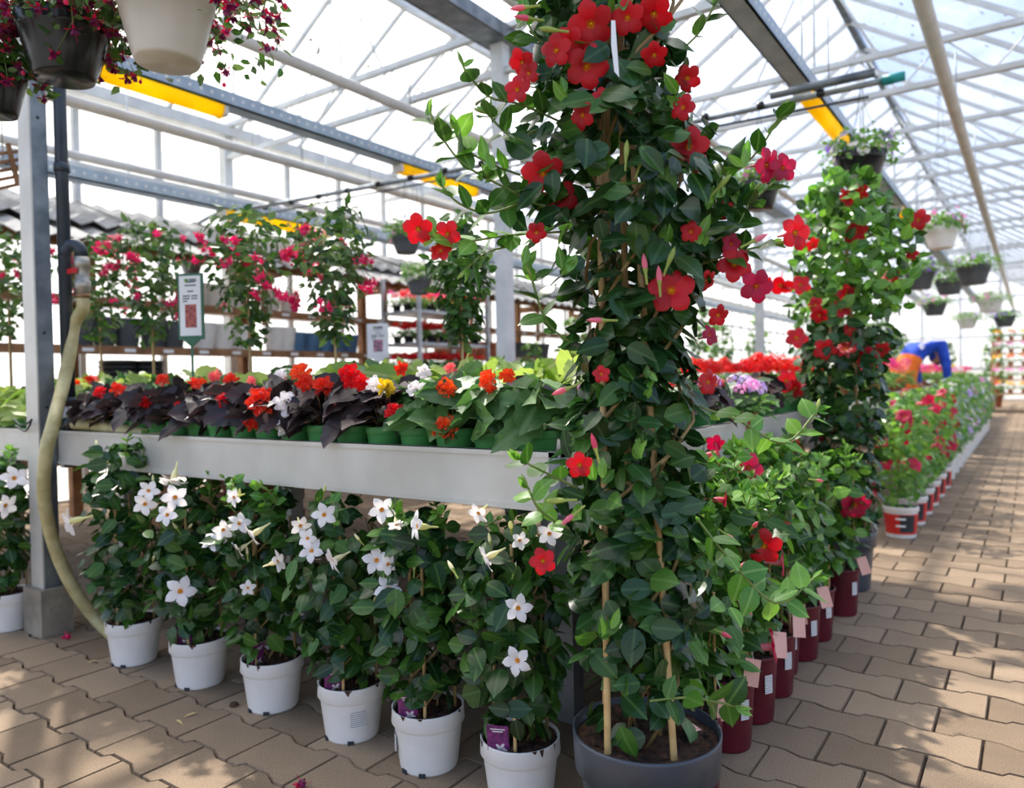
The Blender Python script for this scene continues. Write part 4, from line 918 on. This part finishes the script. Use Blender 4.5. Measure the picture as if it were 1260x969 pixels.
for j in range(6):
    for i in range(8):
        y = 5.45 + .56 * i; x = -1.2 - .42 * j; c = 'red' if j > 0 or i < 4 else 'salmon'
        geranium(c, Vector((x + uni(-.04, .04), y, TRAY)), '%s geranium, %s row back from the pink mandevillas, %s along the bench' % ('bright red' if c == 'red' else 'salmon pink', ORD[j], ORD[i]), '%s geraniums on the second bench' % c, 1.22)
for j in range(3):
    for i in range(12):
        c = ('salmon', 'yellow', 'white')[(i // 3 + j) % 3]
        geranium(c, Vector((-1.25 - .45 * j, 11.5 + .78 * i, TRAY)), '%s flowering plant on the far bench, %s row from the aisle, %s along' % (c, ORD[j], ORD[i]), '%s plants on the far bench' % c, 1.1)

# ------------------------------------------------------------------ fuchsia trees on the bench
fl_lb = ['pink fuchsia tree on the far side of the hose post', 'small pink fuchsia tree just past the hose valve', 'pink fuchsia tree crowned with blooms beside the green-framed sign', 'tall pink fuchsia tree between the green-framed sign and the blue pots', 'open-crowned pink fuchsia tree in front of the flower trolley', 'bushy dark green fuchsia tree without blooms beside the pale column']
for i, (px, Y, yb, yt, hw, k_) in enumerate(FS):
    c = ony(px, (yb + yt) / 2, Y); b = Vector((c.x, Y, TRAY)); dp_ = depth(c); zb = ony(px, yb, Y).z - TRAY; zt = ony(px, yt, Y).z - TRAY; r_ = hw * dp_ / F
    t_ = thing('fuchsia_tree', fl_lb[i], 'plant', b, 'fuchsia trees on the bench'); obj('pot', pot_mesh('black_pot', .075, .13, .2, .8), t_); obj('soil', soil_mesh(.07), t_, (0, 0, .118))
    MB().tube([(0, 0, .1), (.006, 0, zb * .5), (-.004, .004, zb), (0, 0, (zb + zt) / 2)], [.008, .007, .0065, .004], 7).build('stem', 'wood_stem', t_)
    stake(t_, (.014, -.01, .1), (.012, -.008, zb + .12), .004, 'bamboo')
    pr_ = [(zb - .05, 0, 0, r_ * .3), (zb + .06, 0, 0, r_ * .5), (zb + (zt - zb) * .55, 0, 0, r_ * (.75 if k_ != 'g' else 1)), (zt - .08, 0, 0, r_ * (1.05 if k_ != 'g' else .9)), (zt, 0, 0, r_ * (.9 if k_ != 'g' else .3)), (zt + .08, 0, 0, r_ * .45)]
    pts = foliage_pts(pr_, 430 if k_ != 'g' else 480, .2)
    put_leaves(t_, b, pts, 110, (.04, .066), ('leaf_fuchsia', 'leaf'), 's', wts=.6 if k_ != 'g' else .25)
    if k_ != 'g':
        tw_ = MB()
        for q in range(22):
            a = uni(0, 6.3); e = r_ * uni(.8, 1.25); z = uni(zb + (zt - zb) * .35, zt + .05); z2 = z - uni(.02, .1)
            P = [(0, 0, z - .05), (e * .6 * cos(a), e * .6 * sin(a), z + .02), (e * cos(a), e * sin(a), z2)]; tw_.tube(P, .0014, 4)
            n_ = R.choice((2, 3, 4))
            for u in range(n_): inst('flower', FU, t_, (e * cos(a) + uni(-.025, .025), e * sin(a) + uni(-.025, .025), z2 - uni(0, .03)), np.array((0, 0, -1)) + rv(.25), rv(), uni(.024, .034))
            if R.random() < .5: inst('bud', FUB, t_, (e * cos(a) + uni(-.03, .03), e * sin(a), z2 - .01), (0, 0, -1), rv(), .014)
        tw_.build('twigs', 'stem', t_)

# ------------------------------------------------------------------ signs
def board(name, label, p, w, h, fm, pm, zl, stem_to):
    t_ = thing(name, label, 'sign', p); t_.rotation_euler = (0, 0, yaw * .75)
    fr_ = .085 * w
    MB().box((-w / 2, -.004, -h / 2), (w / 2, .004, h / 2)).build('frame', fm, t_, False); s = MB().box((-w / 2 + fr_, -.0065, -h / 2 + fr_ * 1.6), (w / 2 - fr_, -.004, h / 2 - fr_)).build('paper', 'paper', t_, False)
    MB().box((-w * .2, -.0075, -h * .32), (w * .24, -.0065, h * .03)).build('picture', pm, s, False)
    for (x0, x1, z) in ((-.14, .2, .36), (-.2, .25, .31), (-.1, .15, .22), (-.28, .0, .15), (.06, .3, .15), (-.28, -.02, .11), (.06, .28, .11), (-.28, -.1, .07)): MB().box((x0 * w, -.0072, z * h), (x1 * w, -.0065, z * h + h * .018)).build('printed_line', 'ink', s, False)
    MB().box((-.2 * w, -.0074, .37 * h), (-.05 * w, -.0065, .42 * h)).build('printed_logo', 'leaf_young', s, False); MB().box((-.02 * w, -.0074, .37 * h), (.26 * w, -.0065, .42 * h)).build('printed_logo', 'galv_dark', s, False)
    MB().add([(-w * .35, -.003, -h / 2), (w * .35, -.003, -h / 2), (w * .06, -.003, -h / 2 - .03), (-w * .06, -.003, -h / 2 - .03), (-w * .35, .003, -h / 2), (w * .35, .003, -h / 2), (w * .06, .003, -h / 2 - .03), (-w * .06, .003, -h / 2 - .03)], [(0, 3, 2, 1), (4, 5, 6, 7), (3, 7, 6, 2), (0, 4, 7, 3), (1, 2, 6, 5)]).build('holder', fm, t_, False)
    MB().tube([(0, 0, -h / 2 - .02), (0, 0, stem_to - p[2])], .006, 8).build('stake', 'green_plastic', t_)
q = ony(235, 377, 1.95); k_ = depth(q) / F
board('price_sign', 'green-framed plant sign with a red flower picture on a stake among begonias', q, 34 * k_, 81 * k_, 'green_plastic', 'picture_red', 0, TRAY)
q = ony(465, 419, 3.5); k_ = depth(q) / F
board('price_sign', 'small white plant sign with a pink flower picture before the trolley', q, 27 * k_, 42 * k_, 'paper', 'picture_pink', 0, TRAY)

# ------------------------------------------------------------------ hanging baskets
def hanger(t_, r, z, top):
    for a in (.3, 2.4, 4.5): MB().tube([(r * cos(a), r * sin(a), z), (r * .25 * cos(a), r * .25 * sin(a), z + (top - z) * .6), (0, 0, top)], .0016, 5).build('hanger_wire', 'black_pot', t_)
def basket(label, p, r, h, pm, style, top, seed_fl=40, spread=1.5, cols=('violet', 'lilac', 'white'), low=.25):
    """p = centre of the pot base"""
    t_ = thing('hanging_basket', label, 'hanging basket', p, 'hanging flower baskets')
    MB().lathe([(.001, .004), (r * .62, 0), (r * .66, .01), (r * .8, h * .4), (r * .93, h * .75), (r * .96, h * .78), (r * .96, h * .8), (r, h * .98), (r, h), (r * .95, h), (r * .93, h * .8)], 36).build('pot', pm, t_)
    obj('soil', soil_mesh(round(r * .93, 3)), t_, (0, 0, h * .86)); hanger(t_, r * .97, h, top - p.z)
    R_ = r * spread; mb = MB(); mats = ['leaf_fuchsia', 'leaf'] if style == 'fuchsia' else ['leaf_far', 'leaf_young']
    for k in range(560 if style == 'fuchsia' else 380):
        a = uni(0, 6.3); q = R_ * sqrt(R.random()); z = h + uni(0, .13) - (low * max(0, q - r) / max(.01, R_ - r) * uni(.2, 1) if q > r else 0); o_ = np.array((cos(a), sin(a), 0))
        if q < r * 1.04 and z < h: z = h + .02
        d, n = leaf_dir(o_, .5); mb.leaf(R.choice(SMALL), np.array((q * cos(a), q * sin(a), z)), d, n, uni(.03, .05), R.randrange(2))
    st = MB()
    for k in range(seed_fl):
        a = uni(0, 6.3); q = r * uni(1.02, spread * 1.05); z = h + uni(-.02, .1) - uni(.1, 1) * low * (q - r) / (R_ - r); o_ = np.array((cos(a), sin(a), 0)); p3 = o_ * q + np.array((0, 0, z))
        st.tube([tuple(o_ * r * .6 + np.array((0, 0, h))), tuple(o_ * (r * .6 + q) / 2 + np.array((0, 0, max(z, h) + .04))), tuple(p3)], .0014, 4)
        if style == 'fuchsia':
            inst('flower', FU2, t_, p3, np.array((0, 0, -1)) + rv(.3), rv(), uni(.022, .032))
            if k % 2: inst('bud', FUB, t_, p3 + rv(.02), np.array((0, 0, -1)) + rv(.2), rv(), uni(.012, .018))
            mb.leaf(R.choice(SMALL), p3 + np.array((0, 0, .03)), o_ + rv(.5), rv() + np.array((0, 0, 1)), uni(.03, .045), 0)
        else: inst('flower', PET[R.choice(cols)], t_, np.array((q * .85 * cos(a), q * .85 * sin(a), h + uni(.02, .16) - .05 * (q > r * 1.2))), o_ + np.array((0, 0, .5)) + rv(.3), rv(), uni(.026, .036))
    mb.build('foliage', mats, t_)['kind'] = 'stuff'; st.build('trailing_stems', 'stem', t_)
    return t_
def pot_at(px, pyb, dp_): return at(px, pyb, dp_)
def pot_on(px, pyb, Y, ref=None): return ony(px, pyb, Y)
basket('big cream hanging pot of purple and red fuchsia', pot_at(206, 78, 2.25), .145, .22, 'cream_pot', 'fuchsia', 3.1, 125, 2.4, low=.24)
basket('glossy black hanging pot of red fuchsia in front of the hose post', pot_at(80, 98, 2.35), .135, .18, 'black_pot', 'fuchsia', 3.1, 80, 1.7, low=.13)
basket('black hanging pot of fuchsia on the far side of the hose post', pot_at(-4, 142, 2.45), .095, .15, 'black_pot', 'fuchsia', 3.1, 22, 1.5, low=.1)
basket('cream hanging pot of fuchsia trailing above the tall red mandevilla', pot_at(575, -75, 1.9) , .12, .18, 'cream_pot', 'fuchsia', 3.1, 26, 1.7, low=.22)
RAILY, RAILZ = 4.9, 2.8
basket('black hanging basket of purple petunias above the red mandevilla tower', pot_on(1060, 228, 4.95), .145, .19, 'black_pot', 'petunia', RAILZ, 34, 1.5, low=.1)
basket('black hanging basket of pink petunias beside the tall red mandevilla', pot_on(935, 258, 4.93), .13, .18, 'black_pot', 'petunia', RAILZ, 22, 1.3, ('lilac', 'pink', 'violet'), .1)
basket('white hanging pot of pink petunias far along the aisle', pot_on(1158, 306, 7.5), .14, .18, 'white_pot', 'petunia', 3.57, 20, 1.4, ('pink', 'lilac'), .1)
basket('dark hanging basket of greenery and violet petunias far along the aisle', pot_on(1132, 356, 10.0), .17, .22, 'slate_pot', 'petunia', 3.57, 14, 1.4, ('violet', 'lilac'), .1)
basket('dark hanging basket of trailing greenery beside the far aisle pipe', pot_on(1198, 350, 10.0), .18, .22, 'slate_pot', 'petunia', 3.57, 10, 1.6, ('lilac',), .1)
for i, (px, py, cols, lb) in enumerate(((236, 340, ('white',), 'grey hanging pot of lime greenery over the green-framed sign'), (384, 322, ('pink',), 'grey hanging pot of greenery between two fuchsia trees'), (500, 312, ('pink', 'lilac'), 'grey hanging pot of pale pink petunias beside the yellow strip'), (516, 362, ('white',), 'grey hanging pot of greenery against the flower trolley'))):
    basket(lb, pot_on(px, py, (4.6, 4.72, 4.78, 5.0)[i]), (.11, .12, .13, .12)[i], .15, 'slate_pot', 'petunia', RAILZ if i < 3 else 3.57, 12 if i != 2 else 30, 1.35, cols, .06)
t_ = thing('basket_rail', 'long galvanised rail with hooks carrying the hanging baskets', 'rail', (0, RAILY, RAILZ))
MB().tube(smooth_path([Vector((-6.75, -.6, -.12)), Vector((-6.55, -.5, -.03)), Vector((-6.3, -.35, 0)), Vector((-4.5, -.15, .0)), Vector((-2.5, 0, 0)), Vector((-.72, .06, .0))]), .02, 10).build('rail', 'galv', t_)
MB().tube([(-1.35, -.03, .035), (-.75, -.01, .035)], .028, 8).build('sleeve', 'galv_dark', t_); MB().tube([(-.72, .06, 0), (-.60, .065, .002)], [.032, .028], 10).build('end_cap', 'teal', t_)
MB().tube([(-6.3, -.30, -.07), (-.8, .08, -.07)], .008, 6).build('drip_line', 'pvc', t_)
for k in range(15): MB().lathe([(.021, -.02), (.026, -.015), (.026, .015), (.021, .02)], 10).build('clip', 'black_pot', t_, loc=(-6.1 + .36 * k, -.3 + .022 * k, -.01)).rotation_euler = (0, pi / 2, 0)
for k in range(5): MB().tube([(-6 + 1.25 * k, -.28 + .06 * k, 0), (-6 + 1.25 * k, -.28 + .06 * k, .78)], .003, 4).build('hanging_wire', 'galv', t_)

# ------------------------------------------------------------------ shelving with pots and a corrugated canopy
SX = -6.05
t_ = thing('pot_shelving', 'brown timber shelving of flower pots under a corrugated canopy', 'shelving', (SX, 0, 0))
for z, dx in ((.55, .0), (1.0, -.08), (1.40, 0), (1.80, -.12), (2.2, -.2)):
    if z < 2: 
        MB().box((-.5 + dx, 1.2, z - .03), (dx, 13, z)).build('shelf_board', 'timber', t_, False); MB().box((dx, 1.2, z - .07), (dx + .025, 13, z)).build('shelf_edge', 'timber', t_, False)
        for k in range(34): MB().box((dx + .025, 1.5 + .33 * k, z - .048), (dx + .028, 1.5 + .33 * k + .09, z - .02)).build('shelf_label', 'paper', t_, False)
    else: MB().box((dx + .2, 1.2, z - .05), (dx + .26, 13, z + .05)).build('eave_beam', 'timber', t_, False)
for k in range(8): MB().box((-.56, 1.3 + 1.65 * k, 0), (-.48, 1.38 + 1.65 * k, 2.45)).build('post', 'timber', t_, False); MB().bar((-.5, 1.34 + 1.65 * k, 2.15), (.1, 1.34 + 1.65 * k, 2.15), .05, .09).build('bracket', 'timber', t_, False); MB().bar((-.15, 1.34 + 1.65 * k, 1.65), (-.15, 1.34 + 1.65 * k, 2.2), .05, .05).build('strut', 'timber', t_, False)
# corrugated sheets
V = []; n = 12
for (x, z) in ((.38, 2.16), (-.7, 2.56)):
    for j in range(n * 2 + 1): V.append((x, 1.18 * j / (2 * n), z + .022 * cos(pi * j / 2)))
m_ = n * 2 + 1; VV = V + [(x, y, z - .008) for x, y, z in V]
cm = MB().add(VV, [(j, j + 1, m_ + j + 1, m_ + j) for j in range(m_ - 1)] + [(2 * m_ + j, 3 * m_ + j, 3 * m_ + j + 1, 2 * m_ + j + 1) for j in range(m_ - 1)] + [(j, 2 * m_ + j, 2 * m_ + j + 1, j + 1) for j in range(m_ - 1)]).mesh('corrugated_sheet', 'corrugated', False)
V2 = None
for k in range(10): obj('corrugated_sheet', cm, t_, (0, 1.0 + 1.15 * k, .006 * (k % 2)))
for k in range(10): obj('corrugated_sheet', cm, t_, (-.35, 1.0 + 1.15 * k, .19 + .006 * (k % 2)))
# pots on the shelves, each its own
def shelf_pots(label, mt, ys, x, z, r, h, grp):
    me = pot_mesh(mt, r, h, .18, .72, .006, 22)
    for k, y in enumerate(ys): tag(obj('flower_pot', me, None, (x, y, z)), label + ', ' + ORD[k] + ' along', 'pot', grp)
def ysx(px, X=-6.2): return onx(px, 425, X).y
shelf_pots('dark slate empty flower pot on the lower shelf near the hose post', 'slate_pot', [ysx(a) for a in (100, 128, 158, 190, 214)], -6.22, 1.40, .12, .24, 'slate pots on the shelf')
shelf_pots('white empty flower pot on the shelf behind the green-framed sign', 'white_pot', [ysx(a) for a in (252, 275, 298, 340, 352)], -6.22, 1.40, .12, .24, 'white pots on the shelf')
shelf_pots('blue empty flower pot on the shelf beside the flower trolley', 'blue_pot', [ysx(a) for a in (366, 384, 400, 416, 432)], -6.22, 1.40, .105, .2, 'blue pots on the shelf')
shelf_pots('white trough pot on the upper shelf', 'white_pot', [ysx(a) for a in (255, 278, 300, 345, 368)], -6.36, 1.80, .12, .22, 'white pots on the upper shelf')
shelf_pots('terracotta flower pot on the shelf beyond the flower trolley', 'terracotta', [ysx(a) for a in (545, 562, 578, 594, 607)], -6.22, 1.40, .13, .2, 'terracotta pots on the shelf')
shelf_pots('dark grey flower pot on the shelf beyond the terracotta pots', 'slate_pot', [ysx(a) for a in (622, 640, 655, 668)], -6.22, 1.40, .13, .22, 'dark pots on the far shelf')
sme = MB().lathe([(.001, 0), (.14, 0), (.15, .035), (.145, .04), (.14, .01)], 20).mesh('plant_saucer', 'black_tray')
for i in range(2):
    for k in range(7): tag(obj('plant_saucer', sme, None, (-6.3, ysx(152 + 34 * i), 1.0 + .042 * k)), 'black plant saucer, %s up in the %s stack under the slate pots' % (ORD[k], ORD[i]), 'saucer', 'stacked black saucers')

# ------------------------------------------------------------------ flower trolley
c = ony(480, 440, 6.3); t_ = thing('flower_trolley', 'galvanised multi-shelf trolley loaded with red geraniums', 'trolley', (-5.08, 5.65, 0))
for (x, y) in ((0, 0), (.0, 1.15), (-.5, 0), (-.5, 1.15)): MB().box((x - .018, y - .018, 0), (x + .018, y + .018, 2.15)).build('upright', 'galv', t_, False)
for z in (.35, .8, 1.15, 1.47, 1.80):
    MB().box((-.5, 0, z - .03), (0, 1.15, z)).build('shelf', 'galv', t_, False)
    if z > .7:
        for i in range(3):
            for j in range(6):
                geranium('red' if z < 1.7 else R.choice(('red', 'salmon')), Vector((-5.08 - .1 - .3 * (i / 2), 5.75 + .19 * j, z)), 'red geranium on the %s loaded shelf of the galvanised trolley' % {.8: 'lowest', 1.15: 'second', 1.47: 'third', 1.80: 'top'}[z], 'geraniums on the trolley', .72, bpot)

# far greenery along the wall side
tm = [small_cloud([(.2, 0, 0, .2), (.8, 0, 0, .3), (1.5, 0, 0, .22), (1.9, 0, 0, .05)], 300, (.09, .15), ('leaf_far', 'leaf'), .6) for _ in range(2)]
for i, (x, y, sc) in enumerate(((-5.2, 9.0, 1.0), (-5.0, 10.3, 1.1), (-5.3, 11.8, 1.0), (-5.0, 13.4, 1.2), (-5.2, 15.0, 1.1), (-5.1, 17.0, 1.2), (-5.2, 7.9, .8), (-3.2, 24.0, 1.1), (-2.0, 25.0, 1.0), (-.9, 26.0, 1.2), (.2, 26.5, 1.0), (1.3, 26.0, 1.1))):
    t_ = thing('bushy_shrub', 'bushy green shrub in pot, ' + ('%s along from the flower trolley by the shelving' % ORD[i] if i < 7 else '%s in the row closing the far end of the aisle' % ORD[i - 7]), 'shrub', (x, y, 0), 'potted shrubs further back')
    obj('pot', pot_mesh('terracotta', .18, .3, .2, .78), t_); f = obj('foliage', tm[i % 2], t_, (0, 0, .05)); f['kind'] = 'stuff'; t_.scale = (sc, sc, sc)
    MB().tube([(0, 0, .25), (.01, 0, .8)], .015, 6).build('stem', 'wood_stem', t_)
for i in range(10):
    sc = uni(.6, .75); t_ = thing('bushy_shrub', 'bushy green shrub standing on the far bench, %s along from the bending person' % ORD[i], 'shrub', (-2.75 + .25 * (i % 2), 11.7 + .9 * i, TRAY), 'shrubs on the far bench')
    obj('pot', pot_mesh('slate_pot', .18, .3, .2, .78), t_); f = obj('foliage', tm[i % 2], t_, (0, 0, .05)); f['kind'] = 'stuff'; t_.scale = (sc, sc, sc)
    MB().tube([(0, 0, .25), (.01, 0, .8)], .015, 6).build('stem', 'wood_stem', t_)
for i, (px, py, Y, pm, cols) in enumerate(((1098, 372, 12.5, 'slate_pot', ('violet', 'lilac')), (1168, 362, 12.5, 'slate_pot', ('lilac', 'violet')), (1218, 384, 15.0, 'white_pot', ('pink', 'white')), (1236, 402, 18.0, 'slate_pot', ('violet',)), (1150, 388, 15.0, 'slate_pot', ('pink', 'lilac')), (1190, 404, 18.0, 'white_pot', ('lilac', 'white')))):
    basket('hanging basket of %s petunias on the far girders, %s of six' % (' and '.join({'violet': 'purple', 'lilac': 'lilac', 'pink': 'pink', 'white': 'white'}[c] for c in cols), ORD[i]), pot_on(px, py, Y), .2, .22, pm, 'petunia', 3.57, 22, 1.7, cols, .15)
# end-of-aisle display: stepped timber stands of yellow and white flowers
for i in range(4):
    t_ = thing('display_stand', 'stepped timber flower stand at the far end of the aisle, %s in its row' % ORD[i], 'stand', (-.9 + 1.25 * i, 22.6, 0), 'stands at the end of the aisle')
    for k in range(5): MB().box((0, .4 * k, .45 + .35 * k), (1.2, .4 * k + .38, .49 + .35 * k)).build('step', 'timber_pale', t_, False); MB().box((0, .4 * k, 0), (.05, .4 * k + .38, .45 + .35 * k)).build('side', 'timber_pale', t_, False); MB().box((1.15, .4 * k, 0), (1.2, .4 * k + .38, .45 + .35 * k)).build('side', 'timber_pale', t_, False)
    for k in range(5):
        for j in range(4): geranium('yellow' if (k + i) % 2 == 0 else 'white', Vector((-.9 + 1.25 * i + .16 + .29 * j, 22.8 + .4 * k, .49 + .35 * k)), '%s flowering plant on the %s step of the %s stepped stand' % ('yellow' if (k + i) % 2 == 0 else 'white', ('lowest', 'second', 'middle', 'fourth', 'top')[k], ORD[i]), '%s plants on the stepped stands' % ('yellow' if (k + i) % 2 == 0 else 'white'), .95)

# ------------------------------------------------------------------ person bending over the plants
def person(o):
    """bent forward to the viewer's right, arms hanging to the plants"""
    J = {'pel': (0, 0, .98), 'sp1': (.11, 0, 1.15), 'sp2': (.25, 0, 1.29), 'chest': (.42, 0, 1.36), 'neck': (.55, 0, 1.33), 'hd1': (.60, 0, 1.22), 'hd2': (.63, 0, 1.12)}
    v = []; e = []; rad = []; idx = {}
    def P(n, p, r, par=None):
        idx[n] = len(v); v.append((p[0] * .82, p[1], p[2])); rad.append(r)
        if par: e.append((idx[par], idx[n]))
    P('pel', J['pel'], (.15, .12)); P('sp1', J['sp1'], (.145, .115), 'pel'); P('sp2', J['sp2'], (.16, .12), 'sp1'); P('chest', J['chest'], (.165, .115), 'sp2'); P('neck', J['neck'], (.06, .06), 'chest'); P('hd1', J['hd1'], (.085, .09), 'neck'); P('hd2', J['hd2'], (.075, .08), 'hd1')
    for s, q in (('l', 1), ('r', -1)):
        P(s + 'hip', (-.02, .09 * q, .92), (.1, .1), 'pel'); P(s + 'kn', (.03, .11 * q, .50), (.065, .065), s + 'hip'); P(s + 'an', (-.03, .11 * q, .09), (.045, .045), s + 'kn'); P(s + 'toe', (.13, .13 * q, .035), (.04, .035), s + 'an')
        P(s + 'sh', (.46, .19 * q, 1.33), (.075, .075), 'chest'); P(s + 'el', (.51, .22 * q, 1.08), (.055, .055), s + 'sh'); P(s + 'wr', (.55, .20 * q, .86), (.035, .035), s + 'el'); P(s + 'pa', (.57, .19 * q, .79), (.034, .02), s + 'wr')
        for k in range(4): P(s + 'f%d' % k, (.60 + .008 * k, (.165 + .017 * k) * q, .745 + .006 * abs(k - 1.5)), (.009, .009), s + 'pa'); P(s + 'g%d' % k, (.605 + .008 * k, (.165 + .017 * k) * q, .705 + .008 * abs(k - 1.5)), (.008, .008), s + 'f%d' % k)
        P(s + 't0', (.57, .145 * q, .78), (.010, .010), s + 'pa'); P(s + 't1', (.59, .135 * q, .745), (.009, .009), s + 't0')
    me = bpy.data.meshes.new('body'); me.from_pydata(v, e, []); ob = bpy.data.objects.new('body', me); COL.objects.link(ob)
    sk = ob.modifiers.new('s', 'SKIN'); ob.modifiers.new('u', 'SUBSURF').levels = 2
    for i, r_ in enumerate(rad): me.skin_vertices[0].data[i].radius = r_
    me.skin_vertices[0].data[0].use_root = True
    dg = bpy.context.evaluated_depsgraph_get(); me2 = bpy.data.meshes.new_from_object(ob.evaluated_get(dg)); bpy.data.objects.remove(ob)
    for q in ('blue_cloth', 'orange_cloth', 'skin', 'hair', 'ink'): me2.materials.append(M[q])
    for p in me2.polygons:
        c = p.center; p.use_smooth = True
        if c.z > .1 and c.x < .17 and c.z + c.x * .9 < 1.30: p.material_index = 1
        elif c.z <= .1: p.material_index = 4
        elif c.x > .435 and c.z > 1.0 and abs(c.y) < .12: p.material_index = 2
        elif c.z < .89: p.material_index = 2
        else: p.material_index = 0
    me2.name = 'body'; b = obj('body', me2, o)
    MB().lathe([(.001, .1), (.06, .085), (.088, .03), (.092, -.02), (.088, -.05), (.07, -.06)], 14).build('hair', 'hair', o, loc=(.535, 0, 1.20)).rotation_euler = (0, 1.15, 0)
    f = MB()
    for q in (1, -1): f.lathe([(.001, .012), (.010, .006), (.012, 0)], 8, 0, (.575, .03 * q, 1.13))
    f.build('eyes', 'ink', o)
    MB().add([(.545, 0, 1.06), (.565, .014, 1.045), (.565, -.014, 1.045), (.595, 0, 1.06)], [(0, 1, 3), (0, 3, 2), (1, 2, 3)]).build('nose', 'skin', o)
    for k in range(8):
        x_ = .15 + .028 * k; z_ = 1.33 + (x_ - .2) * .8 - max(0, x_ - .29) * .6
        w_ = MB().box((-.013, -.008, -.035), (.013, .008, .035)).build('back_print', 'paper', b, False, (x_, -.120, z_ + .022)); w_.rotation_euler = (-.75, 0, 0)
pq = ony(1122, 430, 10.2)
pp = thing('person', 'person in blue top and orange trousers bending over the geraniums', 'person', (pq.x - .1, pq.y, 0)); pp.rotation_euler = (0, 0, yaw + .3); pp.scale = (1.04, 1.04, 1.04)
person(pp)

# ------------------------------------------------------------------ small things
# timber slats hanging beyond the post, a crate under the bench
q = onx(5, 245, -4.2); t_ = thing('timber_trellis', 'bundle of brown timber trellis slats hanging above the corrugated canopy', 'trellis', q)
for k in range(5): MB().bar((0, -.4, -.12 + .05 * k), (0, .14, .12 + .04 * k), .02, .015).build('slat', 'timber', t_, False)
for k in range(4): MB().bar((.012, -.3 + .12 * k, -.1 + .06 * k), (.012, -.34 + .12 * k, .16 + .04 * k), .02, .015).build('slat', 'timber', t_, False)
MB().tube([(0, 0, .2), (0, 0, ZG - q.z)], .003, 4).build('hanging_wire', 'galv', t_)
t_ = thing('timber_crate', 'open timber slat crate on the paving below the bench', 'crate', (-4.35, 2.3, 0))
for z in (.08, .24, .40, .56): 
    MB().box((0, 0, z), (.9, .02, z + .1)).build('slat', 'timber', t_, False); MB().box((0, .5, z), (.9, .52, z + .1)).build('slat', 'timber', t_, False); MB().box((.88, .02, z), (.9, .5, z + .1)).build('slat', 'timber', t_, False)
for x in (.0, .86):
    for y in (.02, .47): MB().box((x, y, 0), (x + .04, y + .03, .68)).build('corner_post', 'timber', t_, False)
# fallen petals and leaves on the paving
for (x, y, nm, lb) in ((80, 783, 'FU', 'wilted pink fuchsia bloom lying by the concrete block'), (366, 964, 'FU2', 'fallen purple and pink fuchsia bloom on the paving')):
    o = inst('fallen_flower', FU if nm == 'FU' else FU2, None, onz(x, y, .012), np.array(RX) + np.array((0, 0, .1)), (0, 0, 1), .028); tag(o, lb, 'flower')
dl = tpl_mesh('fallen_leaf', SMALL[0], 'leaf_dry')
for (x, y, lb) in ((240, 842, 'thin dry yellow leaf at the foot of a white pot'), (216, 885, 'short dry yellow leaf on bare paving'), (243, 876, 'curled pale leaf beside a short dry yellow leaf'), (122, 812, 'tiny dry leaf near the hose end')):
    tag(inst('fallen_leaf', dl, None, onz(x, y, .004), np.array((uni(-1, 1), uni(-1, 1), 0.02)), (0, 0, 1), (.02, .045, .03)), lb, 'leaf')
cl = MB(); tag(MB().lathe([(.001, .012), (.012, .011), (.016, .004), (.012, 0), (.001, 0)], 7).build('soil_clod', 'soil', None, True, onz(288, 868, 0)), 'small brown soil clod on the paving between white pots', 'clod')
